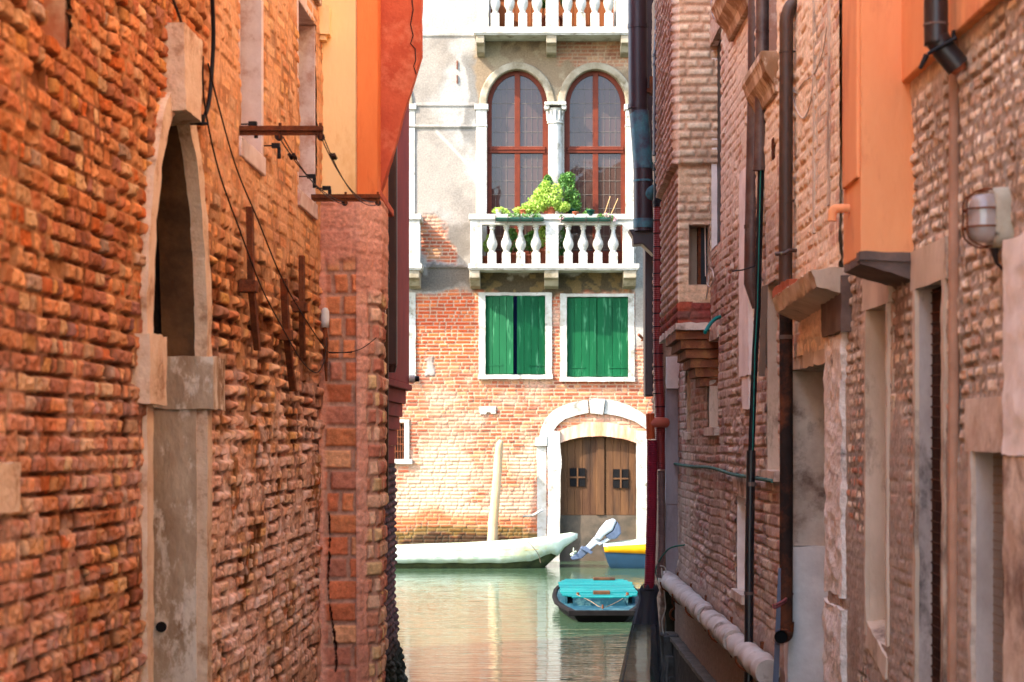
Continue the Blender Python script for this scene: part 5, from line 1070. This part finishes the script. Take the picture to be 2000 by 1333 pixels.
# plaster patches, plank
m_ = MB(); m_.wbox(WR, RY(1474), RY(1455), -.01, .045, Z(735, RY(1465)), Z(330, RY(1465))); m_.wbox(WR, RY(1472), RY(1458), -.01, .035, Z(800, RY(1465)), Z(735, RY(1465))-.001); m_.build('lilac_patch', M_lilac, MH, cut=.08, rough=.008, rs=6)
m_ = MB(); m_.wbox(WR, RY(1600), RY(1597), 0, .03, 3.9, 6); m_.wbox(WR, RY(1630), RY(1626), 0, .03, 4.0, 6); m_.wbox(WR, RY(1626), RY(1600), 0, .02, 4.15, 6); m_.build('blocked_window', M_reveal, MH, cut=.07, rough=.006)
m_ = MB(); m_.wbox(WR, 10.3, 14.5, -.0, .10, -.1, .75) if False else m_.wbox(WR, YS, 20, -.2, .13, -.3, .6); m_.build('dark_plinth', mat('wet_plinth', (54, 50, 46), (34, 32, 30), 5, bump=.7, bscale=14, bdist=.03), MH, cut=.25, rough=.02, rs=3)
m_ = MB(); m_.wbox(WR, YS, 20, -.2, .15, .601, .64); m_.build('plinth_edge', mat('pale_plinth_edge', (112, 106, 96), (84, 78, 70), 4, bump=.6), MH, cut=.12, rough=.012, rs=6)
# white wall pipe
M_wpipe = mat('bandaged_pipe', (206, 196, 186), (184, 170, 158), 5, rough=.7, bump=.6, bscale=16, c3=(128, 112, 98), s3=4, t3=(.56, .66))
o = thing('wall_pipe', 'thick whitish horizontal pipe bracketed low along the right brick wall', 'pipe', WR(16, .12, 1.2))
def segp(ya, yb, r=.084):
    n_ = int((yb-ya)/.05); return MB().tube([WR(ya+(yb-ya)*i/n_, .13+.012*math.sin(i*.7), 1.2+.008*math.sin(i*1.1)) for i in range(n_+1)], [r*(1+.018*math.sin(i*2.2+ya)+(.02 if i % 7 == 0 else 0)) for i in range(n_+1)], 20)
for a, b in ((15.75, 20.2), (13.75, 15.45), (11.9, 13.6)): segp(a, b).build('pipe_section', M_wpipe, o)
segp(15.4, 15.8, .07).build('broken_joint', M_stoneR, o, rough=.02, rs=12)
segp(13.58, 13.78, .05).build('broken_joint', M_stoneR, o, rough=.015, rs=12)
for y in (19.5, 18, 16.6, 14.6, 12.8):
    m_ = MB(); m_.wbox(WR, y-.03, y+.03, 0, .06, .98, 1.3); m_.tube([WR(y, .13+.105*math.cos(t), 1.2+.105*math.sin(t)) for t in [k_*math.pi/8+math.pi for k_ in range(9)]], .01, 6); m_.build('pipe_bracket', M_iron, o)
# ---- end house at the right mouth of the alley
EH = thing('corner_house', 'grey brown rendered corner house at the right mouth of the alley behind the pipes', 'house', (1.5, 21, 0))
xe = X(1291, 20.02)
base, nr, uu = poly_base([(xe, 21.6), (xe, 20.02), (1.75, 20.02)], .014); nr = np.where((np.arange(len(uu)) <= np.searchsorted(uu, 1.58))[:, None], np.array([[-1., 0, 0]]), np.array([[0, -1., 0]]))
vs = np.arange(-.2, 7.7, .014); U, V = np.meshgrid(uu, vs, indexing='ij'); dd, rn, _, _ = bricks(U, V, .08, .24, 701, .012); prof = ss(0, .02, dd-.005); n1 = fbm(U*4, V*4, 702, 4)
rend = ss(.42, .55, fbm(U*1.5, V*1.2, 703, 4)); hgt = (prof*.016+(rn[0]-.5)*.012)*(1-.7*rend)+.02*rend+(n1-.5)*.03
col = palette(rn[4], [(168, 122, 104), (150, 106, 92), (182, 140, 118)], [3, 2, 2]); col = mixc(np.ones_like(col)*A((160, 132, 112)), col, prof); col = mixc(col, A((178, 150, 128)), rend*.85)
col = mixc(col, A((120, 96, 82)), .6*(1-ss(1.4, 2.8, V))); col = mixc(col, A((38, 38, 30)), ss(.2, .7, 1-V/1.0))
relief('wall', base, nr, vs, hgt, col, None, M_wall, EH)
m_ = MB(); m_.box(xe, 8, 20.1, 21.6, 7.69, 9.5); m_.box(xe+.1, 8, 20.1, 21.58, -1, 7.69); m_.build('upper_wall', M_reveal, EH)
m_ = MB(); m_.box(X(1300, 20), X(1327, 20), 19.9, 20.05, 1.15, Z(985, 20)); m_.box(X(1299, 20), X(1328, 20), 19.89, 20.05, Z(985, 20)+.003, Z(760, 20)); m_.build('stone_pilaster', mat('grey_lilac_stone', (176, 166, 170), (146, 134, 136), 2.5, bump=.3, c3=(96, 84, 84), s3=1.4, stretch=(1, 1, .4)), EH, cut=.12, rough=.008, rs=5)
m_ = MB(); m_.box(X(1299, 20), X(1328, 20), 19.87, 20.05, -.3, 1.149); m_.build('pilaster_foot', mat('mossy_foot', (58, 56, 44), (40, 38, 32), 4, bump=.6), EH, cut=.12, rough=.015, rs=5)
m_ = MB(); m_.box(X(1300, 20), X(1327, 20), 19.84, 20.05, Z(760, 20)+.002, Z(698, 20)); m_.build('pilaster_cap', M_lilac, EH, cut=.1, rough=.006)
m_ = MB(); m_.box(X(1258, 21.4), xe, 21.25, 21.6, Z(775, 21.4), 8); m_.build('side_duct', M_plum, EH, bevel=.02)
m_ = MB()
for i, (a, b, z_) in enumerate([(1292, 1322, 1240), (1296, 1350, 1275), (1300, 1345, 1310)]): m_.box(X(a, 19.6), X(b, 19.6), 19.3-.2*i, 19.85, -.3, Z(z_, 19.5))
m_.build('foot_stones', mat('wet_stones', (86, 86, 84), (60, 58, 54), 4, bump=.6), EH, cut=.1, rough=.03, rs=5)
# ---- big pipes at the mouth
yp = 20.6; P_ = lambda px, py, y=yp: (X(px, y), y, Z(py, y)); rs_ = 18.5*yp/FP
o = thing('downpipe', 'wide plum coloured downpipe with a blue patina bend at the alley mouth', 'downpipe', P_(1250, 300))
m_ = MB(); m_.tube([P_(1244, -300), P_(1246, 205)], rs_, 24); m_.tube([P_(1246, 212), P_(1248, 222)], rs_*1.0, 24); m_.build('upper_pipe', M_plum, o)
m_ = MB(); m_.tube([P_(1248, 218), P_(1252, 270), P_(1256, 325)], rs_*1.02, 24); m_.build('patina_bend', M_patina, o)
m_ = MB(); m_.tube([P_(1256, 322), P_(1257, 452)], rs_*1.02, 24); m_.build('lower_pipe', M_plum, o)
for a, b in ((48, 56), (205, 213)): MB().tube([P_(1245.5, a), P_(1245.5, b)], rs_*1.07, 24).build('joint', M_plum, o)
for a, b in ((318, 330), (352, 356), (428, 446)): MB().tube([P_(1256.5, a), P_(1256.5, b)], rs_*1.07, 24).build('joint', M_patina, o)
m_ = MB(); m_.prism([P_(1228, 448), P_(1277, 448), P_(1277, 498), P_(1254, 476), P_(1237, 478), P_(1236, 462)], (0, .3, 0)); m_.build('hopper', M_plum, o, bevel=.01)
m_ = MB(); m_.tube([P_(1262, 385, yp-.02), P_(1278, 365, yp-.12)], [.09, .03], 14); m_.build('branch', M_patina, o)
m_ = MB(); m_.box(X(1263, yp), X(1300, yp), yp-.05, yp+.05, Z(182, yp), Z(174, yp)); m_.box(X(1268, yp), X(1276, yp), yp-.08, yp+.05, Z(186, yp), Z(152, yp)); m_.build('pipe_clamp', M_iron, o)
yp = 20.0; rs2 = 15.5*yp/FP
o = thing('downpipe', 'dark plum downpipe slanting in beside the wide one, red ribbed hose below it', 'downpipe', (X(1288, yp), yp-.1, Z(300, yp)))
P_ = lambda px, py, y=19.86: (X(px, y), y, Z(py, y))
m_ = MB(); m_.tube([P_(1298, -300), P_(1297, 0), P_(1292, 95), P_(1291, 112), P_(1290, 300)], rs2, 20); m_.tube([P_(1290, 300), P_(1290, 318)], rs2*.72, 16); m_.build('pipe', M_plum, o)
for a, b in ((106, 111), (124, 128), (224, 240), (296, 304)): MB().tube([P_(1290.5, a), P_(1290.5, b)], rs2*1.07, 20).build('joint', M_plum, o)
m_ = MB(); m_.tube([P_(1289, 318), P_(1288, 405)], [rs2*.74, rs2*.8], 16); m_.tube([P_(1289, 322), P_(1289, 334)], rs2*.9, 16); m_.tube([P_(1288, 392), P_(1288, 398)], rs2*.86, 16); m_.build('rubber_sleeve', M_black, o)
m_ = MB(); m_.tube([P_(1296, 248, 19.8), P_(1311, 247, 19.8)], .09, 16); m_.build('patina_cap', M_patina, o)
m_ = MB(); m_.box(X(1304, 19.8), X(1309, 19.8), 19.75, 19.9, Z(120, 19.8), Z(76, 19.8)); m_.tube([P_(1296, 100, 19.7), P_(1304, 100, 19.7)], .015, 8); m_.tube([P_(1292, 279, 19.7), P_(1300, 279, 19.7)], .018, 8); m_.box(X(1299, 19.8), X(1305, 19.8), 19.7, 19.9, Z(310, 19.8), Z(262, 19.8)); m_.build('pipe_clamp', M_iron, o)
M_redh = mat('red_corrugated_hose', (138, 42, 36), (118, 36, 34), 4, rough=.5, bump=.05, spec=.4); M_crim = mat('crimson_corrugated_hose', (136, 34, 50), (112, 28, 44), 3, rough=.6, bump=.05)
def corr(path, r, pitch=.022, n=14):
    P = [Vector(p) for p in path]; out = []; rr = []; L = 0
    for a, b in zip(P[:-1], P[1:]):
        k_ = max(2, int((b-a).length/pitch*4)); 
        for i in range(k_): out.append(a.lerp(b, i/k_)); rr.append(r*(1+.06*math.sin(2*math.pi*(L+(b-a).length*i/k_)/pitch)))
        L += (b-a).length
    return MB().tube(out, rr, n)
o = thing('drain_hose', 'red ribbed hose hanging from the dark plum downpipe', 'hose', P_(1285, 600), 'red ribbed drain hoses')
corr([P_(1286, 405), P_(1285, 520), P_(1285, 700), P_(1289, 800), P_(1290, 918)], 9.6*19.86/FP).build('hose', M_redh, o)
for i in range(16):
    q_ = 430+i*26; MB().tube([P_(1285.5+(3.5 if q_ > 790 else 0), q_), P_(1285.5+(3.5 if q_ > 790 else 0), q_+2)], 10.6*19.86/FP, 14).build('hose_ring', M_black, o)
o = thing('drain_hose', 'crimson ribbed hose ending in the dark net bag', 'hose', (X(1271, 19.8), 19.8, Z(880, 19.8)), 'red ribbed drain hoses')
P2_ = lambda px, py, y=19.75: (X(px, y), y, Z(py, y))
corr([P2_(1274, 860), P2_(1273, 1000), P2_(1270, 1100), P2_(1268, 1150)], 10.2*19.75/FP, .024).build('hose', M_crim, o)
M_orp = mat('orange_plastic_pipe', (186, 84, 44), (166, 72, 40), 3, rough=.45, bump=.05)
m_ = MB(); m_.tube([P2_(1270, 808), P2_(1271, 858)], 8.6*19.75/FP, 16); m_.build('orange_sleeve', M_orp, o)
m_ = MB(); m_.tube([P2_(1268, 829), P2_(1278, 826), P2_(1286, 825), P2_(1300, 826, 19.85)], [.045, .055, .058, .055], 14); m_.build('elbow', mat('pink_plastic_elbow', (196, 104, 84), (176, 90, 72), 3, rough=.5, bump=0), o)
o = single(corr([(X(1291, 19.8), 19.78, Z(920, 19.8)), (X(1292, 19.8), 19.78, Z(1060, 19.8)), (X(1288, 19.8), 19.78, Z(1130, 19.8))], .035, .03).build('ribbed_hose', mat('grey_ribbed_hose', (120, 96, 90), (96, 74, 70), 5, bump=.1)), 'faded grey ribbed hose behind the crimson one', 'hose')
# net bag
nm, ntt, nb = nodes('dark_netting'); nb.inputs['Base Color'].default_value = lin((34, 34, 46))+(1,); nb.inputs['Roughness'].default_value = .8
trn = N(ntt, 'ShaderNodeBsdfTransparent'); mx = N(ntt, 'ShaderNodeMixShader'); tcn = N(ntt, 'ShaderNodeTexCoord'); sx = N(ntt, 'ShaderNodeSeparateXYZ'); ntt.links.new(tcn.outputs['Object'], sx.inputs[0])
mrn = N(ntt, 'ShaderNodeMapRange'); mrn.inputs[1].default_value = .75; mrn.inputs[2].default_value = .5; mrn.inputs[3].default_value = .10; mrn.inputs[4].default_value = .5; ntt.links.new(sx.outputs[2], mrn.inputs[0])
ntt.links.new(mrn.outputs[0], mx.inputs[0]); ntt.links.new(nb.outputs[0], mx.inputs[1]); ntt.links.new(trn.outputs[0], mx.inputs[2]); ntt.links.new(mx.outputs[0], ntt.nodes['Material Output'].inputs[0])
yn = 19.7; secs = []
for i in range(30):
    t = i/29; pc = 1268+(1249-1268)*t**.9; z_ = Z(1146, yn)+(-.06-Z(1146, yn))*t; rad = (11+32*t**.75)*yn/FP; rowp = []
    if i < 3: rad *= (1.35, 1.5, 1.15)[i]
    for k_ in range(64):
        th = 2*math.pi*k_/64; f = 1+(.07*math.sin(7*th+1.5*t)+.05*math.sin(13*th+2)+.04*math.sin(4*th-3*t))*min(1, t*2.5+.1)
        rowp.append((X(pc, yn)+rad*f*math.cos(th), yn+rad*f*.7*math.sin(th), z_+(.012*math.sin(5*th) if i > 0 else .03*math.sin(6*th))))
    secs.append(rowp)
o = MB().loft(secs, closed=True).build('net_bag', nm); single(o, 'dark blue grey netting bag tied round the crimson hose, trailing in the water', 'bag')
MB().tube([(X(1268, yn)+.075*math.cos(t), yn+.075*math.sin(t), Z(1152, yn)) for t in [k_*math.pi/8 for k_ in range(17)]], .012, 6).build('drawstring', M_black, o)
# ring, rope
o = thing('mooring_ring', 'rusty iron mooring ring hanging on the pale pilaster foot', 'ring', (X(1318, 19.8), 19.8, Z(1185, 19.8)))
yr = 19.82; MB().tube([(X(1318, yr)+.05*math.cos(t), yr, Z(1200, yr)+.06*math.sin(t)) for t in [k_*math.pi/10 for k_ in range(21)]], .012, 8, cap=False).build('ring', M_iron, o)
m_ = MB(); m_.tube([(X(1312, yr), yr, Z(1155, yr)), (X(1313, yr), yr-.03, Z(1178, yr)), (X(1318, yr), yr-.03, Z(1188, yr)), (X(1324, yr), yr-.03, Z(1178, yr)), (X(1325, yr), yr, Z(1155, yr))], .012, 8); m_.build('staple', M_iron, o)
single(MB().tube(catm([(X(1289, 19.7), 19.68, Z(1105, 19.7)), (X(1299, 19.7), 19.66, Z(1110, 19.7)), (X(1300, 19.7), 19.66, Z(1135, 19.7)), (X(1293, 19.7), 19.66, Z(1130, 19.7)), (X(1292, 19.7), 19.66, Z(1110, 19.7)), (X(1297, 19.7), 19.66, Z(1160, 19.7)), (X(1299, 19.7), 19.66, Z(1188, 19.7)), (X(1292, 19.7), 19.66, Z(1215, 19.7)), (X(1297, 19.7), 19.66, Z(1245, 19.7))]), .007, 6).build('rope', mat('pale_rope', (190, 180, 166), bump=.2)), 'looped pale rope hanging beside the netting bag', 'rope')
single(MB().tube(catm([WR(20.0, .22, 1.18), WR(19.9, .25, 1.32), WR(19.4, .16, 1.55), WR(19.0, .02, 1.62)]), .009, 6).build('rope', mat('green_rope', (66, 116, 100), bump=.2)), 'green rope looped over the end of the white wall pipe', 'rope')
# ---- downpipes on the middle house
def wp(px, pys, n): y = RY(px); return [WR(y, n, Z(p, y)) for p in pys]
y1 = 12.9; P3 = lambda px, py, y=y1: (X(px, y), y, Z(py, y))
o = thing('downpipe', 'brown box gutter pipe with rounded lower end on the right brick wall', 'downpipe', P3(1472, 500, 13.4))
m_ = MB(); m_.tube([P3(1477, -300, 13.4), P3(1473, 200, 13.4), P3(1468, 460, 13.4), P3(1466, 555, 13.4), P3(1474, 603, 13.4)], [.05, .05, .052, .05, .018], 16); m_.build('pipe', M_brown2, o)
m_ = MB(); m_.tube([P3(1466, 440, 13.4), P3(1466, 447, 13.4)], .048, 16); m_.tube([P3(1466, 555, 13.4), P3(1466, 558, 13.4)], .046, 16); m_.build('joint', M_copp, o)
m_ = MB(); m_.tube([P3(1430, 530, 13.2), P3(1450, 528, 13.2), P3(1477, 519, 13.2)], .006, 6); m_.build('pipe_hook', M_black, o)
o = thing('downpipe', 'short brown downpipe ending in a thin black pipe on the right wall', 'downpipe', P3(1488, 200))
m_ = MB(); m_.tube([P3(1490, -300), P3(1489, 100), P3(1484, 333)], .046, 18); m_.build('pipe', M_brown2, o)
for a, b, c in ((1489, 60, 64), (1486, 173, 178), (1484, 328, 334)): MB().tube([P3(a, b), P3(a, c)], .049, 18).build('joint', M_brown2, o)
m_ = MB(); m_.tube([P3(1486, 333), P3(1480, 600), P3(1475, 686), P3(1471, 780), P3(1467, 885)], 6.3*y1/FP, 12); m_.build('thin_pipe', M_black, o)
m_ = MB(); m_.tube([P3(1486-.5, 333, y1-.03), P3(1480-.5, 600, y1-.03), P3(1474.5, 686, y1-.03), P3(1470, 880, y1-.03)], .0035, 5); m_.build('teal_stripe', mat('teal_stripe', (40, 130, 120), bump=0), o)
m_ = MB(); m_.tube([P3(1467, 880), P3(1464, 1060), P3(1462, 1333), P3(1460, 1420)], 9*y1/FP, 18); m_.build('lower_pipe', mat('black_plastic_pipe', (30, 28, 34), (24, 22, 26), 3, rough=.35, bump=.03, spec=.5), o)
m_ = MB(); m_.tube([P3(1467, 942), P3(1467, 950)], 9.8*y1/FP, 18); m_.tube([P3(1463, 1156), P3(1463, 1162)], 9.8*y1/FP, 18); m_.tube([P3(1478, 544), P3(1492, 547)], .009, 6); m_.build('pipe_clamp', M_greycon, o)
y2 = 11.42; P4 = lambda px, py, y=y2: (X(px, y), y, Z(py, y)); r4 = 13.5*y2/FP
o = thing('downpipe', 'aged copper downpipe behind the stone door hood, rusty elbow at its foot', 'downpipe', P4(1535, 600))
m_ = MB(); m_.tube(catm([P4(1556, -80), P4(1553, -5), P4(1542, 18), P4(1536, 40), P4(1536, 60)])+[Vector(P4(1534, 560))], r4, 18); m_.build('upper_pipe', M_copp, o)
m_ = MB(); m_.tube([P4(1535, 560), P4(1536, 900), P4(1535, 1232)], r4*.96, 18); m_.build('lower_pipe', M_rustpipe, o)
for q_ in (101, 392): MB().tube([P4(1536, q_), P4(1536, q_+3)], r4*1.08, 18).tube([P4(1546, q_), P4(1555, q_)], .006, 6).build('pipe_clamp', M_copp, o)
MB().tube([P4(1535, 655), P4(1535, 663)], r4*1.05, 18).build('pipe_clamp', M_greycon, o)
m_ = MB(); m_.tube([P4(1514, 497, y2-.1), P4(1534, 495, y2-.1), P4(1540, 490, y2-.1), P4(1562, 489, y2-.05)], .012, 8); m_.build('pipe_clamp', M_copp, o)
m_ = MB(); m_.tube(catm([P4(1538, 1215), P4(1536, 1238), P4(1530, 1243, y2-.08), P4(1525, 1245, y2-.16)]), r4*.98, 16, cap=False); m_.tube([P4(1525.5, 1244, y2-.12), P4(1525, 1245, y2-.17)], r4*1.15, 16, cap=False); m_.build('elbow', M_iron, o)
m_ = MB(); m_.tube([P4(1525.5, 1244.5, y2-.13), P4(1525, 1245, y2-.15)], r4*.9, 16); m_.build('elbow_mouth', M_dark, o)
m_ = MB(); m_.box8([P4(1506, 1400, 11.4), P4(1519, 1400, 11.4), P4(1519, 1400, 11.55), P4(1506, 1400, 11.55), P4(1520, 1110, 11.4), P4(1528, 1110, 11.4), P4(1528, 1110, 11.55), P4(1520, 1110, 11.55)]); single(m_.build('plank', mat('blue_grey_wood', (112, 120, 138), (88, 92, 106), 4, bump=.4, stretch=(1, 1, .1)), bevel=.005), 'weathered blue grey plank leaning against the rusty pipe elbow', 'plank')
single(MB().tube(catm([P4(1511, 1180, 11.35), P4(1513, 1188, 11.35), P4(1530, 1178, 11.35), P4(1548, 1160, 11.5), P4(1530, 1174, 11.34), P4(1514, 1182, 11.33)]), .008, 6).build('string', mat('pink_string', (150, 84, 84), bump=.2)), 'pinkish string tying the plank to the rusty pipe', 'string')
m_ = MB(); m_.box8([P3(1481, 735, 12.5), P3(1494, 735, 12.5), P3(1494, 735, 12.54), P3(1481, 735, 12.54), P3(1488, 560, 12.5), P3(1500, 556, 12.5), P3(1500, 556, 12.54), P3(1488, 560, 12.54)]); single(m_.build('plank', mat('old_grey_board', (124, 100, 84), (96, 78, 66), 4, bump=.4, stretch=(1, 1, .1)), cut=.06, rough=.003, rs=9), 'old grey brown board fixed behind the thin black pipe', 'plank')
# cables on the right
o = thing('cable', 'green cable clipped along the right brick wall and up beside the pilaster', 'cable', Rp(1330, 905)); m_ = MB()
M_gcab = mat('green_cable', (84, 124, 112), (66, 100, 92), 10, bump=.1)
pts = [Rp(1325, 906, .05), Rp(1360, 911, .05), Rp(1400, 914, .05), Rp(1440, 926, .05), Rp(1475, 932, .05), Rp(1524, 940, .05)]; MB().tube(catm(pts), .014, 8).build('cable_run', M_gcab, o)
MB().tube([Rp(1326, 906, .03), Rp(1324, 690, .03)], .012, 8).build('cable_rise', mat('dark_green_cable', (40, 62, 58), bump=.1), o)
m_ = MB()
for q_ in (1345, 1368, 1396, 1424, 1450, 1490, 1510): m_.tube([Rp(q_, np.interp(q_, [1325, 1360, 1400, 1440, 1475, 1524], [906, 911, 914, 926, 932, 940]), .046), Rp(q_+1.5, np.interp(q_, [1325, 1360, 1400, 1440, 1475, 1524], [906, 911, 914, 926, 932, 940]), .046)], .0165, 8)
m_.build('cable_clip', M_black, o)
single(MB().tube(catm([(X(a_, 15.75), 15.75-.1*i_, Z(b_, 15.75)) for i_, (a_, b_) in enumerate([(1408, 619), (1396, 624), (1384, 635), (1376, 645), (1369, 655)])]), .016, 10).build('hose', mat('teal_hose', (24, 122, 112), (20, 104, 98), 3, rough=.5, bump=0)), 'short bright teal hose end poking from the right wall', 'hose')
M_pc = mat('pale_cable', (206, 190, 178), bump=0)
m_ = MB()
for k_ in range(5):
    rr = .05+.004*k_; m_.tube([(X(1394, 15.9)+rr*.5*math.cos(t), 15.8-.01*k_, Z(12, 15.9)+rr*2.2*math.sin(t)) for t in [j*math.pi/12 for j in range(25)]], .006, 5, cap=False)
single(m_.build('cable_coil', mat('grey_coil', (170, 164, 170), bump=0)), 'coiled grey cable hanging beside the chimney breast', 'cable coil')
single(MB().tube(catm([Rp(1389, 20, .05), Rp(1388, 160, .05), Rp(1387.5, 400, .05), Rp(1388, 470, .05), Rp(1389, 540, .05)]), .006, 5).tube(catm([Rp(1407, 490, .03), Rp(1400, 505, .05), Rp(1399, 520, .05), Rp(1393, 535, .05), Rp(1392, 555, .05), Rp(1398, 560, .05), Rp(1405, 545, .05), Rp(1402, 528, .05), Rp(1395, 525, .05), Rp(1394, 560, .05), Rp(1388, 600, .05), Rp(1389, 627, .05)]), .0055, 5).build('cable', M_pc), 'thin pale cable running down beside the tall dark window, knotted below', 'cable', 'pale cables on the right wall')
single(MB().tube(catm([Rp(1560, -20, .03), Rp(1556, 60, .03), Rp(1555, 150, .03), Rp(1562, 205, .03), Rp(1578, 231, .03), Rp(1592, 205, .03), Rp(1598, 160, .03), Rp(1597, 140, .03)]), .0045, 5).tube(catm([Rp(1557, 172, .03), Rp(1565, 182, .03), Rp(1580, 160, .03), Rp(1597, 148, .03), Rp(1608, 130, .03), Rp(1618, 100, .03), Rp(1626, 50, .03)]), .004, 5).build('cable', M_pc), 'pale cable hanging in a loop beside the copper downpipe', 'cable', 'pale cables on the right wall')
m_ = MB()
for k_ in range(14): yy_ = RY(1518); z_ = Z(272+k_*3.0, yy_); m_.tube([WR(yy_-.05, .03, z_), WR(yy_+.05, .03, z_)], .004, 6)
m_.wbox(WR, RY(1518)-.05, RY(1518)+.05, 0, .02, Z(316, RY(1518)), Z(270, RY(1518))); single(m_.build('vent', M_iron), 'small rusty louvred vent left of the copper downpipe', 'vent')
